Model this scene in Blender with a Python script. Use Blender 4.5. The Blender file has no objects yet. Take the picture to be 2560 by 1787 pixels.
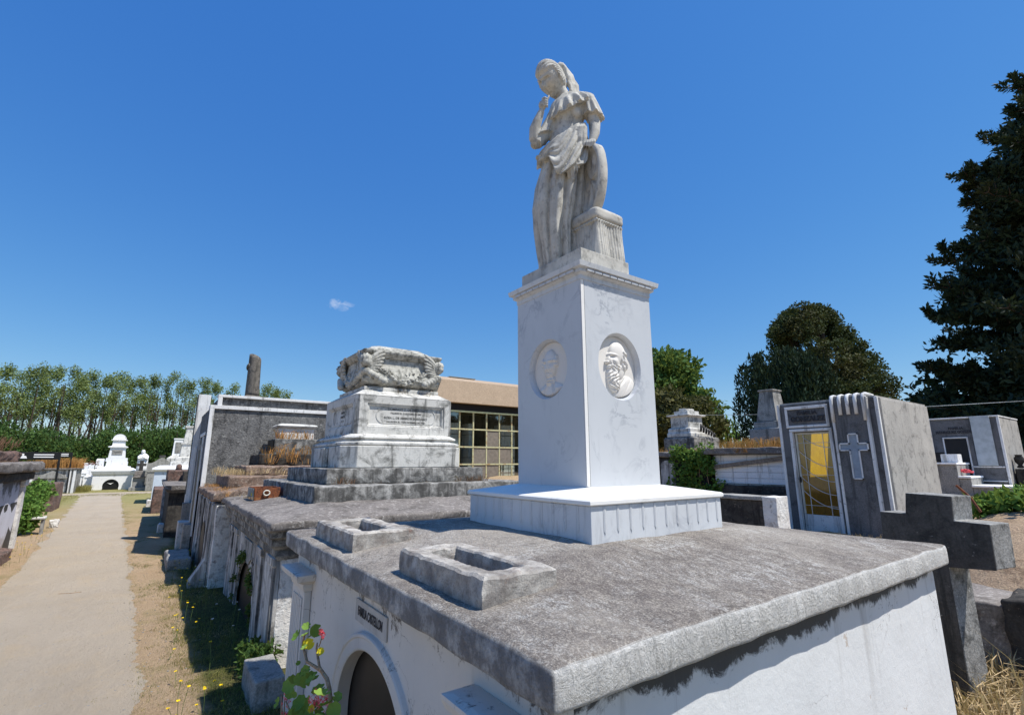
import bpy, bmesh, math, random
from math import sin, cos, pi, radians, atan2, sqrt, exp, hypot
from mathutils import Vector, Matrix, noise
import numpy as np
S = bpy.context.scene
COL = S.collection
G = 1.42                                   # height of the big slab's edge above the ground
# ---------------------------------------------------------------- camera, sky, sun, exposure
CAM = Vector((-1.005, -1.2156, 2.0034))
yaw, pit, rol = .6182, .2104, -.0016
F = Vector((sin(yaw)*cos(pit), cos(yaw)*cos(pit), sin(pit)))
rt = Vector((cos(yaw), -sin(yaw), 0)); up = rt.cross(F)
RT = rt*cos(rol) + up*sin(rol); UP = up*cos(rol) - rt*sin(rol)
cd = bpy.data.cameras.new('camera'); cd.sensor_width = 36; cd.lens = 1224.84*36/2560
cd.clip_start = .05; cd.clip_end = 3000
cam = bpy.data.objects.new('camera', cd); COL.objects.link(cam)
cam.matrix_world = Matrix(((RT.x, UP.x, -F.x, CAM.x), (RT.y, UP.y, -F.y, CAM.y), (RT.z, UP.z, -F.z, CAM.z), (0, 0, 0, 1)))
S.camera = cam
SUNV = Vector((.33, -.45, 1)).normalized()
W = bpy.data.worlds.new('World'); S.world = W; W.use_nodes = True
wn, wl = W.node_tree.nodes, W.node_tree.links
wn.clear()
out = wn.new('ShaderNodeOutputWorld'); bg = wn.new('ShaderNodeBackground'); bg.inputs[1].default_value = .125
sky = wn.new('ShaderNodeTexSky'); sky.sky_type = 'NISHITA'; sky.sun_disc = False
sky.sun_elevation = math.asin(SUNV.z); sky.sun_rotation = atan2(SUNV.x, SUNV.y)
sky.altitude = 0; sky.air_density = 1.0; sky.dust_density = .2; sky.ozone_density = 2.5
# a small wisp of cloud, laid by direction
tc = wn.new('ShaderNodeTexCoord'); 
def ray(x, y): return (F + RT*((x-1280)/1224.84) - UP*((y-893.5)/1224.84)).normalized()
cdir = ray(850, 762)
cu = Vector((cdir.y, -cdir.x, 0)).normalized(); cv = cu.cross(cdir)
def vdot(v):
    d = wn.new('ShaderNodeVectorMath'); d.operation = 'DOT_PRODUCT'; wl.new(tc.outputs['Generated'], d.inputs[0]); d.inputs[1].default_value = v; return d.outputs['Value']
def wm(op, a, b):
    m = wn.new('ShaderNodeMath'); m.operation = op
    for i, q in enumerate((a, b)):
        if isinstance(q, (int, float)): m.inputs[i].default_value = q
        else: wl.new(q, m.inputs[i])
    return m.outputs[0]
r2 = wm('ADD', wm('POWER', wm('ABSOLUTE', wm('MULTIPLY', vdot(cu), 1/.030), 0), 2), wm('POWER', wm('ABSOLUTE', wm('MULTIPLY', vdot(cv), 1/.013), 0), 2))
nz = wn.new('ShaderNodeTexNoise'); nz.inputs['Scale'].default_value = 45; nz.inputs['Detail'].default_value = 7; nz.inputs['Roughness'].default_value = .65; nz.inputs['Distortion'].default_value = .8; wl.new(tc.outputs['Generated'], nz.inputs['Vector'])
msk = wm('MULTIPLY', wm('MAXIMUM', wm('SUBTRACT', wm('ADD', wm('MULTIPLY', nz.outputs[0], 3.2), -1.15), wm('MULTIPLY', r2, .8)), 0), wm('GREATER_THAN', vdot(cdir), 0))
msk = wm('MINIMUM', wm('MULTIPLY', msk, .42), .42)
hsv = wn.new('ShaderNodeHueSaturation'); hsv.inputs['Saturation'].default_value = 1.42; hsv.inputs['Value'].default_value = 1.22
gm = wn.new('ShaderNodeGamma'); gm.inputs[1].default_value = .78; wl.new(sky.outputs[0], gm.inputs[0]); wl.new(gm.outputs[0], hsv.inputs['Color'])
sep = wn.new('ShaderNodeSeparateColor'); cmb = wn.new('ShaderNodeCombineColor'); wl.new(hsv.outputs[0], sep.inputs[0])
wl.new(wm('MULTIPLY', sep.outputs[0], .80), cmb.inputs[0]); wl.new(wm('MULTIPLY', wm('POWER', sep.outputs[1], .86), 1.12), cmb.inputs[1]); wl.new(wm('MULTIPLY', wm('POWER', sep.outputs[2], .5), 2.42), cmb.inputs[2])
mx = wn.new('ShaderNodeMix'); mx.data_type = 'RGBA'; wl.new(msk, mx.inputs[0]); wl.new(cmb.outputs[0], mx.inputs[6]); mx.inputs[7].default_value = (6.6, 6.8, 7.2, 1)
wl.new(mx.outputs[2], bg.inputs[0]); wl.new(bg.outputs[0], out.inputs[0])
sl = bpy.data.lights.new('sun', 'SUN'); sl.energy = 5.0; sl.angle = radians(.55); sl.color = (1, .955, .88)
so = bpy.data.objects.new('sun', sl); COL.objects.link(so); so.rotation_euler = SUNV.to_track_quat('Z', 'Y').to_euler()
S.view_settings.view_transform = 'Standard'; S.view_settings.look = 'None'; S.view_settings.exposure = .22; S.view_settings.gamma = 1
S.render.engine = 'CYCLES'; S.cycles.max_bounces = 6; S.cycles.transparent_max_bounces = 12; S.cycles.caustics_reflective = False; S.cycles.caustics_refractive = False
# ---------------------------------------------------------------- materials
class NT:
    def __init__(s, name):
        m = bpy.data.materials.new(name); m.use_nodes = True; s.m = m; s.n = m.node_tree.nodes; s.l = m.node_tree.links
        s.b = s.n['Principled BSDF']; s.b.inputs['Roughness'].default_value = .85; s.b.inputs['Specular IOR Level'].default_value = .25
        s.g = s.n.new('ShaderNodeNewGeometry')
    def put(s, sock, v):
        if hasattr(v, 'is_output') or isinstance(v, bpy.types.NodeSocket): s.l.new(v, sock)
        elif isinstance(v, (tuple, list)) and len(v) == 3 and sock.type == 'RGBA': sock.default_value = (*v, 1)
        else: sock.default_value = v
    def math(s, op, a, b=0, c=None, clamp=False):
        m = s.n.new('ShaderNodeMath'); m.operation = op; m.use_clamp = clamp; s.put(m.inputs[0], a); s.put(m.inputs[1], b)
        if c is not None: s.put(m.inputs[2], c)
        return m.outputs[0]
    def pos(s, sc=(1, 1, 1)):
        v = s.n.new('ShaderNodeVectorMath'); v.operation = 'MULTIPLY'; s.l.new(s.g.outputs['Position'], v.inputs[0]); v.inputs[1].default_value = sc; return v.outputs[0]
    def noise(s, scale, detail=4, rough=.6, st=(1, 1, 1), dist=0):
        t = s.n.new('ShaderNodeTexNoise'); t.inputs['Scale'].default_value = scale; t.inputs['Detail'].default_value = detail
        t.inputs['Roughness'].default_value = rough; t.inputs['Distortion'].default_value = dist; s.l.new(s.pos(st), t.inputs['Vector']); return t.outputs[0]
    def ramp(s, v, a, b):                  # linear map of v from [a,b] to [0,1]
        m = s.n.new('ShaderNodeMapRange'); s.put(m.inputs[0], v); m.inputs[1].default_value = a; m.inputs[2].default_value = b; return m.outputs[0]
    def mix(s, f, a, b, mode='MIX'):
        m = s.n.new('ShaderNodeMix'); m.data_type = 'RGBA'; m.blend_type = mode; s.put(m.inputs[0], f); s.put(m.inputs[6], a); s.put(m.inputs[7], b); return m.outputs[2]
    def xyz(s):
        x = s.n.new('ShaderNodeSeparateXYZ'); s.l.new(s.g.outputs['Position'], x.inputs[0]); return x.outputs
    def nrm(s):
        x = s.n.new('ShaderNodeSeparateXYZ'); s.l.new(s.g.outputs['True Normal'], x.inputs[0]); return x.outputs
    def bump(s, h, st=.3, d=.01):
        b = s.n.new('ShaderNodeBump'); b.inputs['Strength'].default_value = st; b.inputs['Distance'].default_value = d; s.l.new(h, b.inputs['Height']); s.l.new(b.outputs[0], s.b.inputs['Normal'])
    def crack(s, sc, w=40, keep=.6, seed=0):
        n1 = s.noise(sc, 6, .6, (1+seed*.07, 1, 1), 1.0)
        v = s.math('SUBTRACT', 1, s.math('MULTIPLY', s.math('ABSOLUTE', s.math('SUBTRACT', n1, .5)), w*4), clamp=True)
        return s.math('MULTIPLY', v, s.ramp(s.noise(sc*.8, 2, .5, (1, 1, 1+seed)), keep-.03, keep+.03))
    def col(s, c): s.put(s.b.inputs['Base Color'], c); return s.m

def M_stone(name, c1, c2, dark=(.03, .03, .028), amt=.5, sc=3., speck=60, bump=.5, streak=0., light=None, lamt=0, rough=.9, bd=.006, spk=.45):
    if sum(c1) > 1.3: spk = .12
    t = NT(name); t.b.inputs['Roughness'].default_value = rough
    c = t.mix(t.ramp(t.noise(sc, 6, .65), .35, .65), c1, c2)
    f = t.ramp(t.noise(sc*2.3, 8, .72, dist=.4), .62-amt*.35, .72-amt*.2)
    c = t.mix(t.math('MULTIPLY', f, .85), c, dark)
    if streak:
        g = t.ramp(t.noise(7, 5, .65, (1, 1, .09)), .62-streak*.3, .68-streak*.12)
        up_ = t.math('SUBTRACT', 1, t.math('ABSOLUTE', t.nrm()[2]), clamp=True)
        c = t.mix(t.math('MULTIPLY', t.math('MULTIPLY', g, up_), .8), c, dark)
    if lamt:
        h = t.ramp(t.noise(speck*.45, 3, .7), .72-lamt*.3, .76-lamt*.2)
        c = t.mix(t.math('MULTIPLY', h, .75), c, light)
    sp = t.noise(speck, 4, .7)
    c = t.mix(t.ramp(sp, .3, .7), t.mix(.5, c, (.25, .25, .25), 'MULTIPLY'), c) if False else t.mix(t.math('MULTIPLY', t.ramp(sp, .62, .35), spk), c, (.02, .02, .02), 'MIX')
    t.bump(t.math('ADD', sp, t.noise(sc*5, 5, .6)), bump, bd)
    return t.col(c)
def M_flat(name, c, rough=.6, spec=.3, var=.15, sc=8, metal=0):
    t = NT(name); t.b.inputs['Roughness'].default_value = rough; t.b.inputs['Specular IOR Level'].default_value = spec; t.b.inputs['Metallic'].default_value = metal
    d = tuple(x*(1-var) for x in c); e = tuple(min(1, x*(1+var)) for x in c)
    return t.col(t.mix(t.ramp(t.noise(sc, 5, .6), .35, .65), d, e))
def M_leaf(name, c1, c2, c3=None, tr=.25):
    t = NT(name); t.b.inputs['Roughness'].default_value = .7; t.b.inputs['Specular IOR Level'].default_value = .18
    r = t.g.outputs['Random Per Island']
    c = t.mix(r, c1, c2)
    if c3: c = t.mix(t.ramp(t.noise(.35, 3, .6), .5, .62), c, c3)
    d = t.n.new('ShaderNodeBsdfTranslucent'); t.l.new(t.mix(.5, c, (.35, .4, .08)), d.inputs[0])
    ms = t.n.new('ShaderNodeMixShader'); ms.inputs[0].default_value = tr; t.l.new(t.b.outputs[0], ms.inputs[1]); t.l.new(d.outputs[0], ms.inputs[2])
    t.l.new(ms.outputs[0], t.n['Material Output'].inputs[0]); t.put(t.b.inputs['Base Color'], c); return t.m

def M_marble(name, base, vein, amt=.5, rough=.35, dirt=0.):
    t = NT(name); t.b.inputs['Roughness'].default_value = rough; t.b.inputs['Specular IOR Level'].default_value = .4
    n1 = t.noise(3.2, 8, .62, dist=1.2)
    v = t.math('SUBTRACT', 1, t.math('MULTIPLY', t.math('ABSOLUTE', t.math('SUBTRACT', n1, .5)), 26), clamp=True)
    k = t.ramp(t.noise(2.6, 3, .5), .5, .72)
    c = t.mix(t.ramp(t.noise(1.7, 6, .6), .3, .7), base, tuple(x*.9 for x in base))
    c = t.mix(t.math('MULTIPLY', t.math('MULTIPLY', v, k), amt), c, vein)
    c = t.mix(t.math('MULTIPLY', t.ramp(t.noise(5, 5, .7, (1, 1, .5)), .6, .78), amt*.5), c, vein)
    if dirt:
        g = t.ramp(t.noise(14, 5, .7, (1, 1, .16)), .62-dirt*.2, .72)
        z = t.xyz()[2]
        c = t.mix(t.math('MULTIPLY', g, .75*dirt), c, (.06, .06, .055))
    t.bump(t.noise(90, 3, .5), .05, .003)
    return t.col(c)

def M_slab():
    t = NT('weathered_slab_concrete'); t.b.inputs['Roughness'].default_value = .92
    nz_ = t.nrm()[2]
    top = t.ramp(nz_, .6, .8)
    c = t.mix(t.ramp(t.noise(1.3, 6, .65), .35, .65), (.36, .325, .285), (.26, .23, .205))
    c = t.mix(t.math('MULTIPLY', t.ramp(t.noise(13, 8, .78, (1, .6, 1), dist=1.4), .47, .57), .8), c, (.50, .455, .39))
    c = t.mix(t.math('MULTIPLY', t.ramp(t.noise(17, 8, .8, (.6, 1, 1), dist=1.6), .45, .37), .65), c, (.14, .117, .10))
    patch = t.ramp(t.noise(2.2, 5, .7, dist=.5), .44, .66)
    fl = t.math('MULTIPLY', t.ramp(t.noise(19, 8, .8, (1, .55, 1), dist=1.5), .48, .55), patch)
    c = t.mix(fl, c, (.72, .70, .65))
    c = t.mix(t.math('MULTIPLY', t.ramp(t.noise(110, 4, .75), .6, .45), .65), c, (.07, .055, .05))
    c = t.mix(t.math('MULTIPLY', t.ramp(t.noise(9, 6, .7), .66, .74), .6), c, (.19, .125, .075))
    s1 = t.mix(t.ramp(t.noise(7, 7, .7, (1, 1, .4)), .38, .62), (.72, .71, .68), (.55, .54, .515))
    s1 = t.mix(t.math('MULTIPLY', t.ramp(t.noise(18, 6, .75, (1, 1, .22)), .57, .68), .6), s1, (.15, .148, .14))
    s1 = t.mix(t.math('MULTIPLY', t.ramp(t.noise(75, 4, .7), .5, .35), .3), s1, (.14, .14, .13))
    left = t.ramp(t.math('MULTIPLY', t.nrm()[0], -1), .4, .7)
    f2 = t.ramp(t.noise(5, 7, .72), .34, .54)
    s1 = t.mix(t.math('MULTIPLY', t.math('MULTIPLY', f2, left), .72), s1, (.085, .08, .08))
    c = t.mix(t.math('MULTIPLY', t.ramp(t.noise(.75, 5, .65, dist=.4), .48, .62), .38), c, (.52, .475, .41))
    c = t.mix(t.math('MULTIPLY', t.ramp(t.noise(3.4, 6, .75, dist=.8), .58, .66), .45), c, (.125, .11, .098))
    c = t.mix(t.math('MULTIPLY', t.crack(1.1, 70, .5), .7), c, (.07, .06, .052))
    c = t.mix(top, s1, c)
    t.bump(t.math('ADD', t.math('MULTIPLY', t.noise(70, 6, .75), .7), t.math('MULTIPLY', t.noise(15, 7, .78, (1, .6, 1), dist=1.4), 1.6)), .9, .016)
    return t.col(c)
def M_vent():
    t = NT('flaking_concrete'); t.b.inputs['Roughness'].default_value = .95
    c = t.mix(t.ramp(t.noise(12, 7, .75), .40, .60), (.25, .225, .20), (.56, .53, .48))
    c = t.mix(t.math('MULTIPLY', t.ramp(t.noise(48, 5, .75), .54, .64), .6), c, (.13, .115, .10))
    c = t.mix(t.math('MULTIPLY', t.ramp(t.noise(5, 6, .7), .5, .62), .45), c, (.17, .155, .145))
    c = t.mix(t.math('MULTIPLY', t.ramp(t.noise(11, 5, .7), .6, .7), .7), c, (.20, .10, .07))
    t.bump(t.math('ADD', t.noise(70, 6, .8), t.noise(25, 5, .7)), .8, .010)
    return t.col(c)
def M_wall(name, base, blk0, blk1, amt=1., stain=(.03, .03, .03), low=None, peel=0., sc=6):
    """painted plaster; black mould in a ragged band between heights blk0..blk1"""
    t = NT(name); t.b.inputs['Roughness'].default_value = .75
    z = t.xyz()[2]
    c = t.mix(t.ramp(t.noise(2, 6, .6), .3, .7), base, tuple(x*.9 for x in base))
    if peel:
        c = t.mix(t.ramp(t.noise(3.1, 7, .7, dist=.5), .70-peel*.06, .71-peel*.06), c, (.52, .46, .41))
    zz = t.ramp(z, blk0, blk1)
    f = t.math('ADD', t.math('MULTIPLY', zz, .40), t.math('ADD', t.math('MULTIPLY', t.noise(sc, 9, .78, (1, 1, .8), dist=.6), .62), t.math('MULTIPLY', t.noise(sc*.3, 3, .6, (1, 1, .2)), .45)))
    f = t.math('MULTIPLY', t.ramp(f, .785, .85), amt)
    edge = t.math('GREATER_THAN', z, blk0)
    c = t.mix(t.math('MULTIPLY', f, edge), c, stain)
    if low:
        g = t.math('ADD', t.math('MULTIPLY', t.ramp(z, low, 0), .6), t.math('MULTIPLY', t.noise(5, 7, .7), .8))
        c = t.mix(t.math('MULTIPLY', t.ramp(g, .62, .9), .85), c, (.30, .25, .20))
    c = t.mix(t.math('MULTIPLY', t.math('MULTIPLY', t.ramp(t.noise(9, 6, .72, (1, 1, .07)), .56, .70), t.ramp(z, blk0-.7, blk1)), .42), c, (.22, .20, .175))
    c = t.mix(t.math('MULTIPLY', t.crack(1.6, 60, .52), .75), c, (.14, .125, .11))
    sp = t.noise(26, 6, .7)
    c = t.mix(t.math('MULTIPLY', t.ramp(sp, .66, .73), .55), c, (.2, .18, .16))
    t.bump(t.math('ADD', sp, t.math('MULTIPLY', t.noise(5, 5, .6), 1.5)), .35, .008)
    return t.col(c)
def M_amber(name, glow=.5):
    t = NT(name); n = t.n
    tr = n.new('ShaderNodeBsdfTransparent'); tr.inputs[0].default_value = (.98, .84, .36, 1)
    df = n.new('ShaderNodeBsdfDiffuse'); df.inputs[0].default_value = (.34, .22, .07, 1)
    tl = n.new('ShaderNodeBsdfTranslucent'); tl.inputs[0].default_value = (1, .66, .06, 1)
    gl = n.new('ShaderNodeBsdfGlossy'); gl.inputs[1].default_value = .12
    def ms(f, a, b):
        m = n.new('ShaderNodeMixShader'); m.inputs[0].default_value = f; t.l.new(a, m.inputs[1]); t.l.new(b, m.inputs[2]); return m.outputs[0]
    if glow: s = ms(.95, df.outputs[0], tl.outputs[0])
    else: s = ms(.10, ms(.16, tr.outputs[0], df.outputs[0]), gl.outputs[0])
    t.l.new(s, n['Material Output'].inputs[0]); return t.m

m = {}
m['slab'] = M_slab(); m['vent'] = M_vent()
m['rusty_roof'] = M_stone('rusty_brown_weathered_roof', (.34, .235, .175), (.22, .16, .125), (.07, .05, .04), .45, 2.6, 40, 1., 0, (.46, .40, .34), .5)
m['white_wall'] = M_wall('white_painted_wall', (.72, .73, .73), 1.10, 1.25, .92, peel=.9, low=None)
m['facade'] = M_wall('cream_painted_facade', (.62, .60, .565), .99, 1.40, .9, sc=22, peel=.5, stain=(.085, .07, .06))
m['marble'] = M_marble('polished_white_marble', (.555, .575, .595), (.25, .27, .31), .8, .3, .14)
m['marble_top'] = M_marble('bright_marble_lid', (.80, .79, .76), (.5, .48, .44), .4, .5)
m['medal'] = M_marble('cream_carved_marble', (.72, .69, .64), (.42, .38, .33), .4, .55)
m['statue'] = None
m['tomb_marble'] = M_stone('stained_tomb_marble', (.66, .65, .61), (.54, .53, .49), (.12, .12, .11), .36, 2.0, 45, .3, .18)
m['sarc'] = M_stone('lichen_grey_marble', (.56, .55, .49), (.43, .42, .375), (.10, .10, .085), .46, 4, 50, .4, .15)
m['base_grey'] = M_stone('black_stained_plaster', (.50, .49, .46), (.33, .32, .30), (.05, .048, .045), .75, 3.2, 50, .8, .35)
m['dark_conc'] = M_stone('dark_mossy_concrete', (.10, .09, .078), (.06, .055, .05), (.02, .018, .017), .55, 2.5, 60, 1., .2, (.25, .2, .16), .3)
m['roof2'] = M_stone('brown_grey_roof_slab', (.29, .26, .235), (.19, .17, .155), (.08, .07, .06), .38, 1.4, 40, .9, 0, (.45, .42, .39), .55)
m['old_wall'] = M_stone('stained_old_plaster_wall', (.70, .68, .64), (.54, .525, .50), (.06, .056, .052), .42, 1.6, 50, .6, .75)
m['peel_wall'] = M_stone('white_rough_plaster', (.78, .77, .74), (.62, .59, .55), (.22, .19, .17), .28, 3.5, 24, .9, 0., bd=.012)
m['rough_grey'] = M_stone('grey_roughcast', (.235, .232, .225), (.165, .163, .16), (.06, .06, .06), .35, 2.2, 24, 1., .2, (.4, .39, .37), .42, bd=.02)
m['gonz_front'] = M_stone('grey_sandy_render', (.20, .20, .205), (.15, .15, .153), (.075, .075, .075), .32, 2, 90, .6, .25)
m['gonz_side'] = M_stone('pale_grey_render', (.47, .45, .415), (.38, .365, .34), (.16, .155, .145), .30, 2.5, 40, .8, .05)
m['white_trim'] = M_stone('white_painted_trim', (.78, .78, .77), (.68, .68, .67), (.25, .24, .22), .12, 5, 60, .3, .25)
m['white_tomb'] = M_stone('bright_white_paint', (.90, .90, .90), (.87, .87, .87), (.45, .44, .42), .05, 3, 60, .2, .1)
m['grey_conc'] = M_stone('grey_cement', (.42, .41, .38), (.33, .32, .30), (.12, .12, .11), .3, 2.5, 50, .6, .25)
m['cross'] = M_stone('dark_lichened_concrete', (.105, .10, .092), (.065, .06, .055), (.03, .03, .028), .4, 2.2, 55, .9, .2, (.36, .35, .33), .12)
m['granite'] = M_stone('speckled_grey_granite', (.40, .395, .375), (.30, .295, .28), (.08, .08, .075), .4, 4, 60, .9, 0, (.6, .6, .58), .4)
m['brick'] = M_stone('reddish_brown_brick', (.26, .15, .115), (.17, .12, .10), (.06, .05, .045), .5, 5, 40, 1., 0, (.45, .4, .35), .3)
m['rust'] = M_stone('rusty_iron', (.34, .115, .045), (.22, .075, .035), (.08, .04, .03), .4, 9, 60, .6)
m['tin'] = M_flat('grey_painted_tin', (.20, .22, .22), .5)
m['dark'] = M_flat('dark_door_metal', (.022, .02, .02), .5, .3)
m['black'] = M_flat('black_paint', (.012, .012, .013), .5)
m['soil'] = M_flat('brown_rubble', (.07, .045, .03), .9, .1, .5, 30)
m['letter'] = M_flat('dark_lettering', (.05, .05, .055), .7, .2, .2, 40)
m['letter_faint'] = M_flat('worn_lettering', (.13, .125, .115), .8, .2, .3, 60)
m['steel'] = M_flat('painted_metal_bar', (.60, .58, .50), .5)
m['yellow_frame'] = M_stone('pale_yellow_window_frame', (.58, .58, .36), (.5, .47, .28), (.32, .16, .06), .35, 3, 50, .3, 0)
m['beige_roof'] = M_stone('sandy_roof_felt', (.47, .36, .255), (.42, .32, .225), (.25, .18, .13), .12, 2.5, 16, .25, 0., bd=.01, spk=.22)
m['board'] = M_flat('grey_brown_board', (.20, .175, .145), .7)
m['wood'] = M_flat('weathered_plank', (.24, .20, .165), .8, .2, .35, 20)
m['trunk'] = M_flat('bark', (.075, .058, .045), .95, .1, .4, 6)
m['amber'] = M_amber('amber_glass', 0); m['amber_back'] = M_amber('amber_back_window', 1)
m['sun_catch_yellow'] = M_flat('sun_catch_paint', (.95, .76, .07), .7); m['blue_panel'] = M_flat('blue_grey_panel', (.26, .31, .37), .6)
m['petal_y'] = M_flat('yellow_petals', (.85, .62, .01), .6, .2, .05); m['petal_w'] = M_flat('white_petals', (.8, .8, .76), .6, .2, .05)
m['pink'] = M_flat('pink_red_petals', (.72, .11, .13), .6, .2, .25, 60); m['stemg'] = M_flat('green_stem', (.10, .15, .04), .7, .2, .3)
m['stemb'] = M_flat('woody_brown_stem', (.36, .24, .14), .8, .2, .4, 40)
t = NT('dark_window_glass'); t.b.inputs['Roughness'].default_value = .04; t.b.inputs['Specular IOR Level'].default_value = .9; t.b.inputs['IOR'].default_value = 1.9
m['glass'] = t.col((.035, .045, .04))
m['lf_poplar'] = M_leaf('poplar_leaves', (.13, .185, .065), (.27, .33, .12), (.13, .17, .06))
m['lf_bush'] = M_leaf('bush_leaves', (.025, .06, .015), (.085, .15, .035))
m['lf_green'] = M_leaf('broad_green_leaves', (.045, .10, .022), (.10, .19, .045))
m['lf_olive'] = M_leaf('olive_brown_foliage', (.045, .048, .015), (.12, .115, .038), tr=.1)
m['lf_yew'] = M_leaf('dark_yew_needles', (.008, .022, .012), (.032, .068, .036), tr=.04)
m['lf_conifer'] = M_leaf('conifer_foliage', (.018, .034, .010), (.062, .088, .028), (.07, .07, .024), tr=.06)
m['lf_arau'] = M_leaf('blue_green_needles', (.010, .022, .014), (.035, .062, .034), (.022, .03, .014), tr=.03)
m['lf_ivy'] = M_leaf('ivy_leaves', (.06, .13, .02), (.17, .30, .06))
m['lf_geran'] = M_leaf('geranium_leaves', (.11, .22, .035), (.26, .40, .08), tr=.3)
m['lf_yellow'] = M_leaf('yellowing_leaves', (.62, .52, .02), (.78, .66, .04), tr=.3)
m['straw'] = M_leaf('dry_straw', (.40, .28, .14), (.70, .54, .32), tr=.2)
m['rusty_straw'] = M_leaf('orange_dry_weed', (.34, .15, .05), (.60, .33, .11), tr=.2)
m['grassg'] = M_leaf('green_grass_blades', (.07, .10, .02), (.20, .22, .06), tr=.25)
m['grassd'] = M_leaf('olive_grass_blades', (.16, .15, .04), (.36, .31, .11), tr=.3)

def M_statue():
    t = NT('weathered_statue_marble'); t.b.inputs['Roughness'].default_value = .8
    c = t.mix(t.ramp(t.noise(7, 6, .65), .35, .65), (.54, .525, .475), (.40, .39, .355))
    c = t.mix(t.math('MULTIPLY', t.ramp(t.noise(16, 6, .7, (1, 1, .6)), .52, .64), .62), c, (.17, .165, .15))
    c = t.mix(t.math('MULTIPLY', t.ramp(t.noise(9, 5, .7), .62, .72), .5), c, (.33, .26, .15))
    t.bump(t.noise(70, 5, .7), .4, .006)
    return t.col(c)
m['statue'] = M_statue()
def M_ground():
    t = NT('dry_verge_ground'); t.b.inputs['Roughness'].default_value = .97; t.b.inputs['Specular IOR Level'].default_value = .1
    c = t.mix(t.ramp(t.noise(1.1, 7, .7), .35, .65), (.47, .33, .20), (.54, .40, .26))
    c = t.mix(t.math('MULTIPLY', t.ramp(t.noise(55, 5, .8, dist=1), .5, .64), .6), c, (.68, .53, .36))
    c = t.mix(t.math('MULTIPLY', t.ramp(t.noise(80, 4, .75), .6, .42), .55), c, (.25, .17, .10))
    g = t.ramp(t.noise(.9, 7, .75, (1, .6, 1)), .53, .62)
    c = t.mix(t.math('MULTIPLY', g, .55), c, (.25, .22, .09))
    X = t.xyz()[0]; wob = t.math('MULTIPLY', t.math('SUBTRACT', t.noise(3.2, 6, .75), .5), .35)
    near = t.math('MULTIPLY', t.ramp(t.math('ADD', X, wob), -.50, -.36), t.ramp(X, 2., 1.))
    c = t.mix(t.math('MULTIPLY', near, .93), c, t.mix(t.ramp(t.noise(30, 6, .8), .4, .6), (.035, .04, .015), (.13, .14, .04)))  # dark grass strip by the crypts, toned to deepen their cast shadow
    far = t.ramp(t.xyz()[1], 18, 34)
    c = t.mix(t.math('MULTIPLY', far, .7), c, (.23, .24, .075))
    t.bump(t.math('ADD', t.noise(26, 6, .8, (1, .5, 1)), t.noise(6, 6, .75)), 1., .045)
    return t.col(c)
def M_path():
    t = NT('sandy_path'); t.b.inputs['Roughness'].default_value = .95; t.b.inputs['Specular IOR Level'].default_value = .1
    c = t.mix(t.ramp(t.noise(.8, 6, .6), .3, .7), (.385, .325, .25), (.43, .365, .285))
    c = t.mix(t.math('MULTIPLY', t.ramp(t.noise(60, 6, .8), .56, .68), .35), c, (.22, .18, .13))
    c = t.mix(t.math('MULTIPLY', t.ramp(t.noise(40, 6, .8), .58, .7), .4), c, (.52, .45, .36))
    c = t.mix(t.math('MULTIPLY', t.ramp(t.noise(2.1, 7, .7, (1, .6, 1)), .5, .68), .38), c, (.47, .36, .23))
    c = t.mix(t.math('MULTIPLY', t.ramp(t.noise(150, 3, .8), .62, .7), .6), c, (.16, .13, .10))
    c = t.mix(t.math('MULTIPLY', t.ramp(t.noise(7, 8, .8, (1, .5, 1)), .60, .70), .35), c, (.29, .22, .14))
    c = t.mix(t.math('MULTIPLY', t.ramp(t.noise(1.6, 6, .7, (1, .22, 1), 0), .52, .66), .30), c, (.30, .25, .19))
    c = t.mix(t.math('MULTIPLY', t.ramp(t.noise(34, 5, .85), .60, .68), .45), c, (.22, .175, .125))
    t.bump(t.math('ADD', t.noise(60, 6, .85), t.math('MULTIPLY', t.noise(7, 7, .75, (1, .5, 1)), 2)), .9, .02)
    return t.col(c)
m['ground'] = M_ground(); m['path'] = M_path()
m['mound'] = M_stone('reddish_dry_earth', (.50, .37, .25), (.40, .28, .18), (.14, .085, .05), .3, 2, 50, .9, 0, (.5, .38, .24), .5, bd=.02)

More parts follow.
